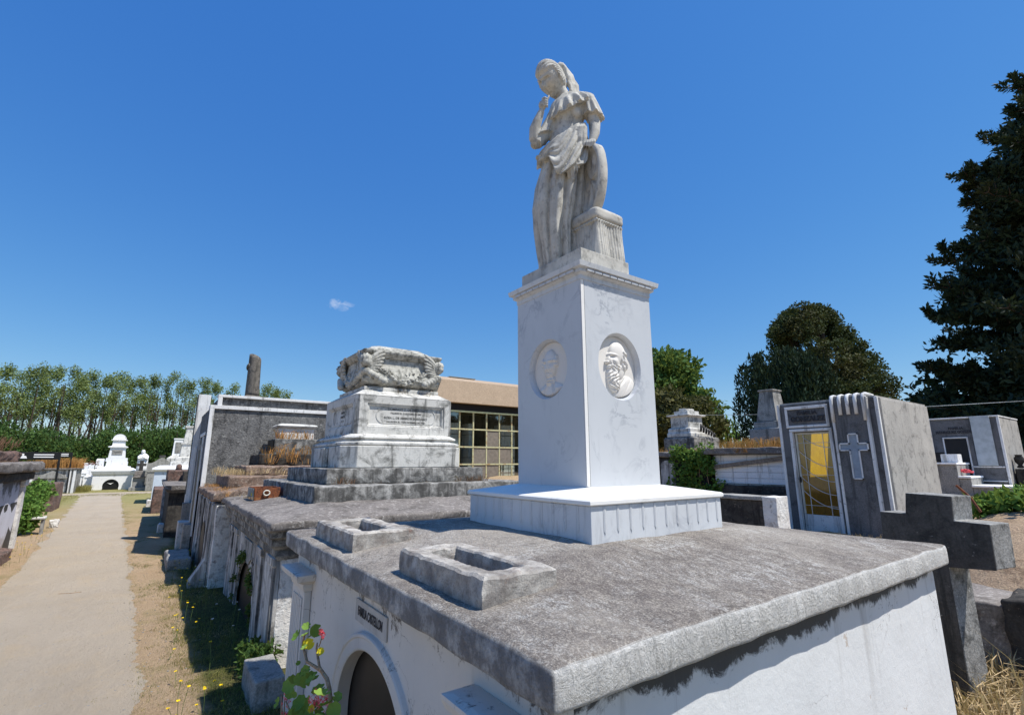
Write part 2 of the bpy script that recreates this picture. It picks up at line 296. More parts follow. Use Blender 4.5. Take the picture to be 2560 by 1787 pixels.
# ---------------------------------------------------------------- object helpers
def tag(o, label=None, cat=None, group=None, kind=None):
    if label: o['label'] = label
    if cat: o['category'] = cat
    if group: o['group'] = group
    if kind: o['kind'] = kind
    return o
def T(name, label, cat, loc, group=None):
    o = bpy.data.objects.new(name, None); COL.objects.link(o); o.location = loc; o.empty_display_size = .1
    return tag(o, label, cat, group)
def N3(p, f, a, s=0): return noise.noise_vector(Vector(p)*f + Vector((s, s, s)))*a
class MB:
    def __init__(s): s.v = []; s.f = []
    def add(s, vs, fs):
        k = len(s.v); s.v += [tuple(p) for p in vs]; s.f += [tuple(i+k for i in f) for f in fs]; return s
    def box(s, a, b):
        x0, y0, z0 = a; x1, y1, z1 = b
        return s.add([(x0, y0, z0), (x1, y0, z0), (x1, y1, z0), (x0, y1, z0), (x0, y0, z1), (x1, y0, z1), (x1, y1, z1), (x0, y1, z1)],
                     [(0, 3, 2, 1), (4, 5, 6, 7), (0, 1, 5, 4), (1, 2, 6, 5), (2, 3, 7, 6), (3, 0, 4, 7)])
    def rings(s, R, cap0=True, cap1=True, close=True):
        n = len(R[0]); k = len(s.v)
        for r in R: s.v += [tuple(p) for p in r]
        for i in range(len(R)-1):
            for j in range(n if close else n-1):
                a = k+i*n+j; b = k+i*n+(j+1) % n; s.f.append((a, b, b+n, a+n))
        if cap0: s.f.append(tuple(k+j for j in reversed(range(n))))
        if cap1: s.f.append(tuple(k+(len(R)-1)*n+j for j in range(n)))
        return s
    def rects(s, L, ch=0, cap0=True, cap1=True):      # L: (x0,y0,x1,y1,z); ch chamfer of the corners
        R = []
        for q in L:
            x0, y0, x1, y1, z = q[:5]; c = q[5] if len(q) > 5 else ch
            if ch or (len(q) > 5): R.append([(x0+c, y0, z), (x1-c, y0, z), (x1, y0+c, z), (x1, y1-c, z), (x1-c, y1, z), (x0+c, y1, z), (x0, y1-c, z), (x0, y0+c, z)])
            else: R.append([(x0, y0, z), (x1, y0, z), (x1, y1, z), (x0, y1, z)])
        return s.rings(R, cap0, cap1)
    def rough_rects(s, L, res=.12, amp=.012, fr=6, cap0=True, cap1=True, seed=0):   # subdivided along the sides, jittered
        x0, y0, x1, y1 = L[0][:4]; nx = max(1, int((x1-x0)/res)); ny = max(1, int((y1-y0)/res)); R = []; LL = []
        for i, q in enumerate(L):
            LL.append(q)
            if i+1 < len(L):
                w = L[i+1]; d = max(abs(w[j]-q[j]) for j in (0, 1, 4)); k = int(d/res)
                for a in range(1, k): LL.append(tuple(q[j]+(w[j]-q[j])*a/k for j in range(5)))
        for (x0, y0, x1, y1, z) in LL:
            r = [(x0+(x1-x0)*i/nx, y0, z) for i in range(nx)]+[(x1, y0+(y1-y0)*i/ny, z) for i in range(ny)]
            r += [(x1-(x1-x0)*i/nx, y1, z) for i in range(nx)]+[(x0, y1-(y1-y0)*i/ny, z) for i in range(ny)]
            R.append([Vector(p)+N3(p, fr, amp, seed)+N3(p, fr*3, amp*.5, seed+5) for p in r])
        return s.rings(R, cap0, cap1)
    def rbox(s, a, b, res=.1, r=.015, amp=.006, fr=7, seed=0, fn=None):   # rounded, slightly uneven box
        a = Vector(a); b = Vector(b); n = [max(2, int(round((b[i]-a[i])/res))) for i in range(3)]; idx = {}; vs = []; fs = []
        def par(i, k):                     # nodes: extra ones close to the two ends
            t_ = i/n[k]
            L = b[k]-a[k]
            return a[k]+L*t_
        ps = []
        for k in range(3):
            L = b[k]-a[k]; e = min(r, L*.3); q = [a[k], a[k]+e*.4, a[k]+e]+[a[k]+e+(L-2*e)*i/n[k] for i in range(1, n[k])]+[b[k]-e, b[k]-e*.4, b[k]]; ps.append(q)
        def vid(i, j, k):
            if (i, j, k) not in idx:
                p = Vector((ps[0][i], ps[1][j], ps[2][k])); e = [min(r, (b[q]-a[q])*.3) for q in range(3)]
                inn = Vector([min(max(p[q], a[q]+e[q]), b[q]-e[q]) for q in range(3)]); d = p-inn
                if d.length > 1e-7: p = inn+d.normalized()*max(e) if sum(abs(x) > 1e-7 for x in d) > 1 else p
                p = p+N3(p, fr, amp, seed)+N3(p, fr*4, amp*.45, seed)
                if fn: p = fn(p)
                idx[(i, j, k)] = len(vs); vs.append(p)
            return idx[(i, j, k)]
        I, J, K = [len(q)-1 for q in ps]
        for i in range(I):
            for j in range(J):
                fs += [(vid(i, j, 0), vid(i, j+1, 0), vid(i+1, j+1, 0), vid(i+1, j, 0)), (vid(i, j, K), vid(i+1, j, K), vid(i+1, j+1, K), vid(i, j+1, K))]
        for i in range(I):
            for k in range(K):
                fs += [(vid(i, 0, k), vid(i+1, 0, k), vid(i+1, 0, k+1), vid(i, 0, k+1)), (vid(i, J, k), vid(i, J, k+1), vid(i+1, J, k+1), vid(i+1, J, k))]
        for j in range(J):
            for k in range(K):
                fs += [(vid(0, j, k), vid(0, j, k+1), vid(0, j+1, k+1), vid(0, j+1, k)), (vid(I, j, k), vid(I, j+1, k), vid(I, j+1, k+1), vid(I, j, k+1))]
        return s.add(vs, fs)
    def lathe(s, c, prof, n=24, cap=True, wob=0):
        R = [[(c[0]+r*cos(2*pi*i/n)*(1+wob*sin(i*1.7)), c[1]+r*sin(2*pi*i/n), c[2]+z) for i in range(n)] for r, z in prof]
        return s.rings(R, cap, cap)
    def tube(s, pts, rad, n=8, sq=None):
        pts = [Vector(p) for p in pts]; R = []; a = None
        for i, p in enumerate(pts):
            d = (pts[min(i+1, len(pts)-1)]-pts[max(i-1, 0)]).normalized()
            if a is None: a = d.orthogonal().normalized()
            a = (a-d*a.dot(d)).normalized(); b = d.cross(a); r = rad[i] if isinstance(rad, (list, tuple)) else rad
            R.append([p+a*cos(2*pi*j/n)*r+b*sin(2*pi*j/n)*r for j in range(n)])
        return s.rings(R)
    def ell(s, c, r, n=12, mtx=None, fn=None):
        R = []
        for i in range(1, n):
            th = pi*i/n; R.append([])
            for j in range(2*n):
                ph = pi*j/n; d = Vector((sin(th)*cos(ph), sin(th)*sin(ph), -cos(th))); k = fn(d) if fn else 1
                p = Vector((d.x*r[0], d.y*r[1], d.z*r[2]))*k
                if mtx: p = mtx @ p
                R[-1].append(Vector(c)+p)
        return s.rings(R)
    def prism(s, poly, ax, a0, a1):        # poly of 2-D points in the plane across axis ax
        def P(p, h): return (h, p[0], p[1]) if ax == 'x' else (p[0], h, p[1]) if ax == 'y' else (p[0], p[1], h)
        n = len(poly); area = sum(poly[i][0]*poly[(i+1) % n][1]-poly[(i+1) % n][0]*poly[i][1] for i in range(n))
        if (area < 0) != (ax == 'y'): poly = poly[::-1]
        return s.rings([[P(p, a0) for p in poly], [P(p, a1) for p in poly]])
    def build(s, name, mat, parent=None, smooth=False, bevel=0, loc=None):
        me = bpy.data.meshes.new(name); off = Vector(parent_off(parent)) if parent else (Vector(loc) if loc else Vector())
        me.from_pydata([Vector(p)-off for p in s.v], [], s.f); me.materials.append(mat if not isinstance(mat, str) else m[mat])
        o = bpy.data.objects.new(name, me); COL.objects.link(o)
        if parent: o.parent = parent
        elif loc: o.location = loc
        if smooth:
            me.polygons.foreach_set('use_smooth', [True]*len(me.polygons))
        if bevel:
            b = o.modifiers.new('bevel', 'BEVEL'); b.width = bevel; b.segments = 2; b.limit_method = 'ANGLE'; b.harden_normals = False
        return o
def parent_off(o):
    p = Vector()
    while o: p += o.location; o = o.parent
    return p
def P(name, fn, mat, parent, **k):
    mb = MB(); fn(mb); return mb.build(name, mat, parent, **k)
def BX(name, a, b, mat, parent, bevel=.008, **k): return MB().box(a, b).build(name, mat, parent, bevel=bevel, **k)
def RB(name, a, b, mat, parent, **k): return MB().rbox(a, b, **k).build(name, mat, parent, smooth=False)
def text(body, name, mat, parent, loc, size, xdir, updir=(0, 0, 1), depth=.003, align='CENTER', sx=1., bold=.0):
    c = bpy.data.curves.new('t', 'FONT'); c.body = body; c.size = size; c.align_x = align; c.align_y = 'CENTER'; c.extrude = depth; c.offset = bold
    o = bpy.data.objects.new('t', c); COL.objects.link(o); bpy.context.view_layer.update()
    me = bpy.data.meshes.new_from_object(o.evaluated_get(bpy.context.evaluated_depsgraph_get())); bpy.data.objects.remove(o); bpy.data.curves.remove(c)
    x = Vector(xdir).normalized(); u = Vector(updir).normalized(); n = x.cross(u); off = parent_off(parent)
    for v in me.vertices: v.co = Vector(loc)-off+x*v.co.x*sx+u*v.co.y+n*v.co.z
    me.name = name; me.materials.clear(); me.materials.append(m[mat]); q = bpy.data.objects.new(name, me); COL.objects.link(q); q.parent = parent; return q
def copy_tree(o, loc=None, parent=None):
    c = o.copy(); COL.objects.link(c); c.parent = parent
    if loc is not None: c.location = loc
    for ch in [x for x in bpy.data.objects if x.parent == o]: copy_tree(ch, None, c)
    return c
def smooth(a, b, x):
    t_ = min(1, max(0, (x-a)/(b-a))); return t_*t_*(3-2*t_)
#SECTION2
# ---------------------------------------------------------------- the setting
def gh(x, y):
    return smooth(4.1, 7.0, x)*.95+smooth(7, 13, x)*.35
def axis(lo, hi, step, a, b):
    q = list(np.arange(a, b, step)); 
    d = step; x = a
    while x > lo: d *= 1.35; x -= d; q.insert(0, x)
    d = step; x = b; q.append(b)
    while x < hi: d *= 1.35; x += d; q.append(x)
    return q
def ground():
    X = axis(-900, 900, .22, -6, 12); Y = axis(-60, 1500, .22, -3, 16); vs = []; fs = []
    for y in Y:
        for x in X:
            on = smooth(-.9, -.5, x) if x > -2 else smooth(-2.9, -3.4, x) if y < 12 else 0
            k = noise.noise((x*.9, y*.9, 1))*.05+noise.noise((x*3, y*3, 4))*.025
            if x > 5: k = k*2.2+noise.noise((x*.3, y*.3, 9))*.12
            far = 0 if y < 70 else -.0
            vs.append((x, y, gh(x, y)+k*on+far))
    n = len(X)
    for j in range(len(Y)-1):
        for i in range(n-1): a = j*n+i; fs.append((a, a+1, a+1+n, a+n))
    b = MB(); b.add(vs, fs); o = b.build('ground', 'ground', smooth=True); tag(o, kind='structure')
ground()
XR = ([-3, 4.2, 8.5, 38, 41], [-.72, -.87, -1.03, -2.5, -2.3]); XL = ([-3, 11.7, 39, 41], [-2.95, -2.85, -4.5, -4.9])
def path():
    b = MB(); ys = list(np.arange(-3, 41.2, .04)); R = []
    for y in ys:
        xr = np.interp(y, *XR)+noise.noise((y*1.1, 0, 3))*.14+noise.noise((y*9, 0, 3))*.05+noise.noise((y*23, 0, 3))*.04; xl = np.interp(y, *XL)+noise.noise((y*1.0, 5, 3))*.14+noise.noise((y*9, 9, 3))*.05+noise.noise((y*23, 7, 3))*.04
        R.append([(xl+(xr-xl)*k/6, y, .006+(0.0 if 0 < k < 6 else -.004)) for k in range(7)])
    b.rings(R, False, False, close=False); b.f = [f[::-1] for f in b.f]
    tag(b.build('path', 'path'), kind='structure')
    b = MB(); R = []
    for x in np.arange(-14, 3, .25):
        R.append([(x, 41.1+noise.noise((x*.7, 1, 1))*.5-.35+(.0), .006), (x, 43.4+noise.noise((x*.7, 8, 1))*.5, .006)])
    b.rings(R, False, False, close=False); tag(b.build('cross_path', 'path'), kind='structure')
path()
def hills():
    b = MB(); R = []
    for i in range(90):
        x = -700+i*16; h = 30+14*noise.noise((i*.13, 2, 2))+8*noise.noise((i*.5, 1, 2))
        R.append([(x, 700, -2), (x, 760, h*.6), (x, 860, h), (x, 1000, -2)])
    b.rings(R, False, False, close=False); 
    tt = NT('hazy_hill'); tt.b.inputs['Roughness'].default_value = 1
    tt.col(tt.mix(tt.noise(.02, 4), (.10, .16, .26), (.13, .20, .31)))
    o = b.build('hills', tt.m, smooth=True); tag(o, kind='structure')
hills()

# ---------------------------------------------------------------- the big crypt in front
cr = T('burial_crypt', 'large white-walled crypt with a wide grey weathered concrete slab roof in the foreground', 'crypt', (1.8, 1.8, 0))
SW, SL = 3.66, 3.62
def hump(d): return .118*min(d, .9)+.024*smooth(.9, 1.4, d)
def slabfn(p):
    if p.z > G-.06:
        d = max(0, min(p.x, p.y, SW-p.x, SL-p.y)); p = Vector((p.x, p.y, p.z+hump(d)*smooth(G-.06, G-.005, p.z)))
    return p
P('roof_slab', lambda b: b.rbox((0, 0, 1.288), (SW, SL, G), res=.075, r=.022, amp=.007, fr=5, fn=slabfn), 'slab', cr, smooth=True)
m_w = m['white_wall']
BX('side_wall', (.16, .085, -.1), (3.6, .30, 1.286), 'white_wall', cr, bevel=.02)
BX('rear_wall', (3.35, .303, -.1), (3.6, 3.55, 1.286), 'white_wall', cr)
BX('far_side_wall', (.16, 3.35, -.1), (3.347, 3.55, 1.286), 'white_wall', cr)
def facade(b):
    yc, zc = 1.67, .50; poly = [(.087, -.1), (yc-.53, -.1)]+[(yc-.53*cos(a), zc+.47*sin(a)) for a in np.linspace(0, pi, 33)]+[(yc+.53, -.1), (3.53, -.1), (3.53, 1.286), (.087, 1.286)]
    b.prism(poly, 'x', .10, .157)
P('facade_wall', facade, 'facade', cr)
def surround(b):
    yc, zc = 1.67, .50
    prof = [(.0, .10), (.0, .080), (.012, .076), (.078, .076), (.088, .070), (.105, .070), (.112, .078), (.118, .10)]
    R = []
    for a in np.linspace(0, pi, 41): R.append([(x, yc-(.53+r)*cos(a), zc+(.47+r*.78)*sin(a)) for r, x in prof])
    R = [[(x, yc-.53-r, -.1) for r, x in prof]]+R+[[(x, yc+.53+r, -.1) for r, x in prof]]
    b.rings(R, close=False, cap0=False, cap1=False)
P('arch_surround', surround, 'facade', cr, smooth=False)
dr = BX('door', (.165, 1.1, -.1), (.20, 2.25, 1.05), 'dark', cr)
pl = BX('name_plaque', (.088, 1.47, 1.078), (.0985, 1.965, 1.20), M_flat('grey_plaque_stone', (.44, .43, .41), .7), cr, bevel=.004)
text('FAMILIA CASTELLON', 'inscription', 'letter', pl, (.086, 1.715, 1.14), .07, (0, -1, 0), depth=.0012, sx=.60, bold=.0012)
def pilaster(y0, y1):
    pi_ = MB(); R = []
    pi_.box((.045, y0+.09, -.1), (.097, y1-.09, 1.03))
    n = 6; w = (y1-y0-.26)/n
    for k in range(n): pi_.box((.034, y0+.13+k*w, -.05), (.0445, y0+.13+k*w+w*.6, .98))
    o = pi_.build('pilaster', 'facade', cr, bevel=.004)
    c = MB(); c.rects([(.040, y0+.085, .098, y1-.085, 1.032), (.03, y0+.075, .098, y1-.075, 1.06), (.03, y0+.075, .098, y1-.075, 1.085), (-.03, y0+.01, .098, y1-.01, 1.12), (-.04, y0, .098, y1, 1.15), (-.04, y0, .098, y1, 1.165), (-.01, y0+.04, .098, y1-.04, 1.172)])
    c.build('capital', 'facade', o)
    return o
pilaster(2.93, 3.50); pilaster(.09, .60)
def vent(name, x0, y0, x1, y1, zt, t_, seed, loc_fix=0):
    b = MB(); zb = 1.40
    b.rough_rects([(x0-.012, y0-.012, x1+.012, y1+.012, zb), (x0, y0, x1, y1, zb+.03), (x0, y0, x1, y1, zt-.012), (x0+.012, y0+.012, x1-.012, y1-.012, zt), (x0+t_-.01, y0+t_-.01, x1-t_+.01, y1-t_+.01, zt-.002), (x0+t_, y0+t_, x1-t_, y1-t_, zt-.012), (x0+t_, y0+t_, x1-t_, y1-t_, zb+.02)], .03, .0085, 12, False, False, seed)
    # rings share count because nx/ny come from the first one
    o = b.build(name, 'vent', cr, smooth=False); tag(o, 'open-topped concrete box on the slab edge')
    BX('rubble', (x0+t_-.01, y0+t_-.01, zb), (x1-t_+.01, y1-t_+.01, zb+.03), 'soil', o)
vent('roof_vent', .115, .56, .50, 1.39, 1.552, .10, 3)
vent('roof_vent', .10, 2.12, .53, 3.02, 1.552, .11, 8)

# ---------------------------------------------------------------- marble pedestal
pd = T('marble_pedestal', 'tall square pedestal of veined white marble with two oval portrait medallions', 'pedestal', (1.81, 1.71, 1.54))
bx0, by0, bx1, by1 = 1.1485, 1.0032, 2.50, 2.41
b = MB(); b.rects([(bx0, by0, bx1, by1, 1.44), (bx0, by0, bx1, by1, 1.742)])
m['marble_dirty'] = M_marble('streaked_base_marble', (.60, .62, .64), (.27, .29, .33), .6, .35, .4)
bs = b.build('base', 'marble_dirty', pd, bevel=.004)
for i in range(11):                         # shallow vertical flutes on the two visible sides
    x = bx0+.115+i*.118; zb = 1.595+.004*(i % 2); y = by0+.115+i*.118
    MB().rings([[(x-.012, by0-.0015, zb), (x, by0-.0055, zb-.02), (x+.012, by0-.0015, zb)], [(x-.012, by0-.0015, 1.74), (x, by0-.0055, 1.74), (x+.012, by0-.0015, 1.74)]]).build('flute', 'marble', bs)
    MB().rings([[(bx0-.0015, y-.012, 1.6), (bx0-.0055, y, 1.58), (bx0-.0015, y+.012, 1.6)], [(bx0-.0015, y-.012, 1.74), (bx0-.0055, y, 1.74), (bx0-.0015, y+.012, 1.74)]]).build('flute', 'marble', bs)
b = MB(); b.rects([(bx0-.006, by0-.006, bx1+.006, by1+.006, 1.744), (bx0-.018, by0-.018, bx1+.018, by1+.018, 1.752), (bx0-.018, by0-.018, bx1+.018, by1+.018, 1.772), (bx0-.006, by0-.006, bx1+.006, by1+.006, 1.780), (1.44, 1.33, 2.19, 2.10, 1.836)])
b.build('lid', 'marble_top', pd)
sx0, sy0, sx1, sy1 = 1.4255, 1.314, 2.205, 2.113
b = MB()
# shaft with two real oval recesses: each visible face is a ring of quads round an oval hole
def ovalface(b, P3, u0, u1, z0, z1, uc, zc, a, c, depth, n=64):
    def edge(t_):
        dx, dz = cos(t_), sin(t_); s_ = min(((u1-uc)/dx if dx > 1e-9 else (u0-uc)/dx if dx < -1e-9 else 1e9), ((z1-zc)/dz if dz > 1e-9 else (z0-zc)/dz if dz < -1e-9 else 1e9)); return (uc+dx*s_, zc+dz*s_)
    ang = sorted(set([2*pi*i/n for i in range(n)]+[atan2(z-zc, u-uc) % (2*pi) for u in (u0, u1) for z in (z0, z1)]))
    o_ = [P3(*edge(t_), 0) for t_ in ang]; i1 = [P3(uc+cos(t_)*a, zc+sin(t_)*c, 0) for t_ in ang]; i2 = [P3(uc+cos(t_)*a*.93, zc+sin(t_)*c*.94, depth*.5) for t_ in ang]; i3 = [P3(uc+cos(t_)*a*.91, zc+sin(t_)*c*.92, depth) for t_ in ang]
    b.rings([o_, i1, i2, i3], False, True)
MR = (1.815, 2.722, .235, .262); ML = (1.722, 2.722, .236, .238)
ovalface(b, lambda u, z, d: (u, sy0+d, z), sx0+.012, sx1, 1.80, 3.37, *MR, .05)
ovalface(b, lambda u, z, d: (sx0+d, u, z), sy0+.012, sy1, 1.80, 3.37, *ML, .05)
b.add([(sx0+.012, sy0, 1.8), (sx0, sy0+.012, 1.8), (sx0, sy0+.012, 3.37), (sx0+.012, sy0, 3.37)], [(0, 1, 2, 3)])
b.add([(sx1, sy0, 1.8), (sx1, sy1, 1.8), (sx1, sy1, 3.37), (sx1, sy0, 3.37), (sx0, sy1, 1.8), (sx0, sy1, 3.37)], [(0, 1, 2, 3), (1, 4, 5, 2)])
sh = b.build('shaft', 'marble', pd)
b = MB()
b.rects([(sx0+.02, sy0+.02, sx1-.02, sy1-.02, 3.345), (sx0-.006, sy0-.006, sx1+.006, sy1+.006, 3.350), (sx0-.006, sy0-.006, sx1+.006, sy1+.006, 3.385), (sx0-.03, sy0-.03, sx1+.03, sy1+.03, 3.40), (sx0-.03, sy0-.03, sx1+.03, sy1+.03, 3.425), (sx0-.055, sy0-.055, sx1+.055, sy1+.055, 3.432), (sx0-.062, sy0-.062, sx1+.062, sy1+.062, 3.468), (sx0-.05, sy0-.05, sx1+.05, sy1+.05, 3.474)])
cn = b.build('cornice', 'marble_dirty', pd)
BX('seam', (sx0+.030, sy0-.0012, 1.84), (sx0+.033, sy0-.0002, 3.345), 'letter', pd, bevel=0); BX('edge_strip', (sx0-.001, sy0-.002, 1.84), (sx0+.029, sy0-.0003, 3.345), 'marble_top', pd, bevel=.0005)
for i in range(9):
    x = sx0+.03+i*.082; y = sy0+.03+i*.084
    BX('dentil', (x, sy0-.047, 3.403), (x+.074, sy0-.0305, 3.4245), 'marble', cn, bevel=.003); BX('dentil', (sx0-.047, y, 3.403), (sx0-.0305, y+.076, 3.4245), 'marble', cn, bevel=.003)

# relief portraits: a real raised surface, height field over the oval
def relief(name, P3, mode, uc, zc, a, c, lab):
    n = 110; vs = []; idx = {}; fs = []
    G2 = lambda x, y, x0, y0, sx_, sy_, rot=0: exp(-(((x-x0)*cos(rot)+(y-y0)*sin(rot))/sx_)**2-((-(x-x0)*sin(rot)+(y-y0)*cos(rot))/sy_)**2)
    E_ = lambda x, y, x0, y0, rx, ry: max(0, 1-((x-x0)/rx)**2-((y-y0)/ry)**2)
    def h(x, y):                           # x,y in [-1,1] over the oval
        def el(cx, cy, rx, ry, hh, rot=0):
            dx, dy = x-cx, y-cy; u = (dx*cos(rot)+dy*sin(rot))/rx; v = (-dx*sin(rot)+dy*cos(rot))/ry; q = 1-u*u-v*v
            return hh*q**.42 if q > 0 else 0
        if mode == 'profile':
            curl = .09*sin(24*x+8*sin(y*9)+3*noise.noise((x*5, y*5, 1)))+.10*noise.noise((x*10, y*7, 5))
            sh_ = el(.42, -.78, .62, .52, .50, .2)
            skull = el(.05, .42, .43, .42, .66); face = el(-.14, .18, .31, .40, .62)
            v = max(sh_, skull, face, el(-.36, .37, .11, .075, .52, .3), el(-.45, .20, .075, .17, .52, -.42), el(-.51, .11, .085, .06, .54), el(.10, -.1, .28, .35, .50))
            bd_ = max(el(-.22, -.30, .30, .46, .60), el(-.34, -.02, .17, .09, .56, .25), el(-.12, -.05, .3, .25, .6), el(-.12, -.60, .26, .26, .52))
            if bd_ > v-.02: v = bd_+curl*smooth(0, .3, bd_)
            hr_ = max(el(.36, .16, .17, .30, .60, .2), el(.30, .42, .22, .22, .64), el(.22, .0, .16, .16, .56))
            if hr_ > v-.03: v = max(v, hr_)+(.09*sin(26*x+20*y+4*noise.noise((x*5, y*5, 7)))+.06*noise.noise((x*12, y*12, 3)))*smooth(0, .3, hr_)
            if v > .2:
                v += -.26*G2(x, y, -.27, .285, .085, .055)+.12*G2(x, y, -.27, .275, .045, .025)+.13*G2(x, y, -.24, .375, .15, .032, -.15)
                v += .10*G2(x, y, -.16, .16, .12, .09)-.14*G2(x, y, -.26, .1, .035, .11, .55)-.14*G2(x, y, -.43, .06, .08, .02)
                v += -.20*G2(x, y, .15, .15, .045, .085)+.16*G2(x, y, .21, .17, .045, .09)
                v -= .14*G2(x, y, .30, -.42, .30, .035, .7)+.08*G2(x, y, .5, -.55, .3, .03, .9)
            return v
        sh_ = max(el(-.02, -1.0, .88, .52, .48), el(-.02, -.45, .23, .28, .46)); hd = max(el(-.03, .20, .36, .54, .70), el(-.03, -.1, .25, .26, .66)); hs = max(el(-.37, .26, .10, .24, .52), el(.31, .26, .10, .24, .52))
        v = max(sh_, hd, hs)
        if hs > 0 and hs >= v: v += .07*sin(34*y+12*x)
        if hd > .2:
            v += .24*G2(x, y, -.03, .13, .05, .17)+.16*G2(x, y, -.03, -.005, .095, .045)-.12*G2(x, y, -.03, -.055, .08, .02)
            for s_ in (-1, 1): v += -.24*G2(x, y, -.03+.17*s_, .205, .09, .055)+.13*G2(x, y, -.03+.17*s_, .19, .05, .028)+.14*G2(x, y, -.03+.17*s_, .30, .12, .03)+.08*G2(x, y, -.03+.2*s_, .0, .08, .08)-.10*G2(x, y, -.03+.13*s_, -.07, .025, .10, .35*s_)
            v += -.18*G2(x, y, -.03, -.125, .12, .016)+.08*G2(x, y, -.03, -.165, .09, .028)+.10*G2(x, y, -.03, -.27, .10, .05)
        v += .14*G2(x, y, -.02, -.40, .22, .03)-.14*G2(x, y, -.02, -.445, .2, .02)+.12*G2(x, y, -.02, -.50, .17, .03)
        for s_ in (-1, 1): v += .16*G2(x, y, .15*s_-.02, -.66, .035, .33, .28*s_)-.18*G2(x, y, .22*s_-.02, -.66, .03, .33, .28*s_)+.12*G2(x, y, .42*s_, -.72, .1, .06)
        return v
    for j in range(n+1):
        for i in range(n+1):
            x = -1+2*i/n; y = -1+2*j/n; r = hypot(x, y)
            if r > 1:
                x /= r; y /= r
            hh = h(x, y)*.062*(smooth(1.0, .93, hypot(x, y)) if mode != 'profile' else smooth(1.0, .97, hypot(x, y)))
            idx[(i, j)] = len(vs); vs.append(P3(uc+x*a, zc+y*c, .047-hh))
    for j in range(n):
        for i in range(n):
            fs.append((idx[(i, j)], idx[(i+1, j)], idx[(i+1, j+1)], idx[(i, j+1)]))
    b = MB(); b.add(vs, fs); o = b.build(name, 'medal', pd, smooth=True); tag(o, lab); return o
relief('portrait_medallion', lambda u, z, d: (u, sy0+d, z), 'profile', MR[0], MR[1], MR[2]*.905, MR[3]*.915, 'oval marble portrait of a bearded man in profile')
relief('portrait_medallion', lambda u, z, d: (sx0+d, 2*ML[0]-u, z), 'front', ML[0], ML[1], ML[2]*.905, ML[3]*.915, 'oval marble portrait of a man facing forward')

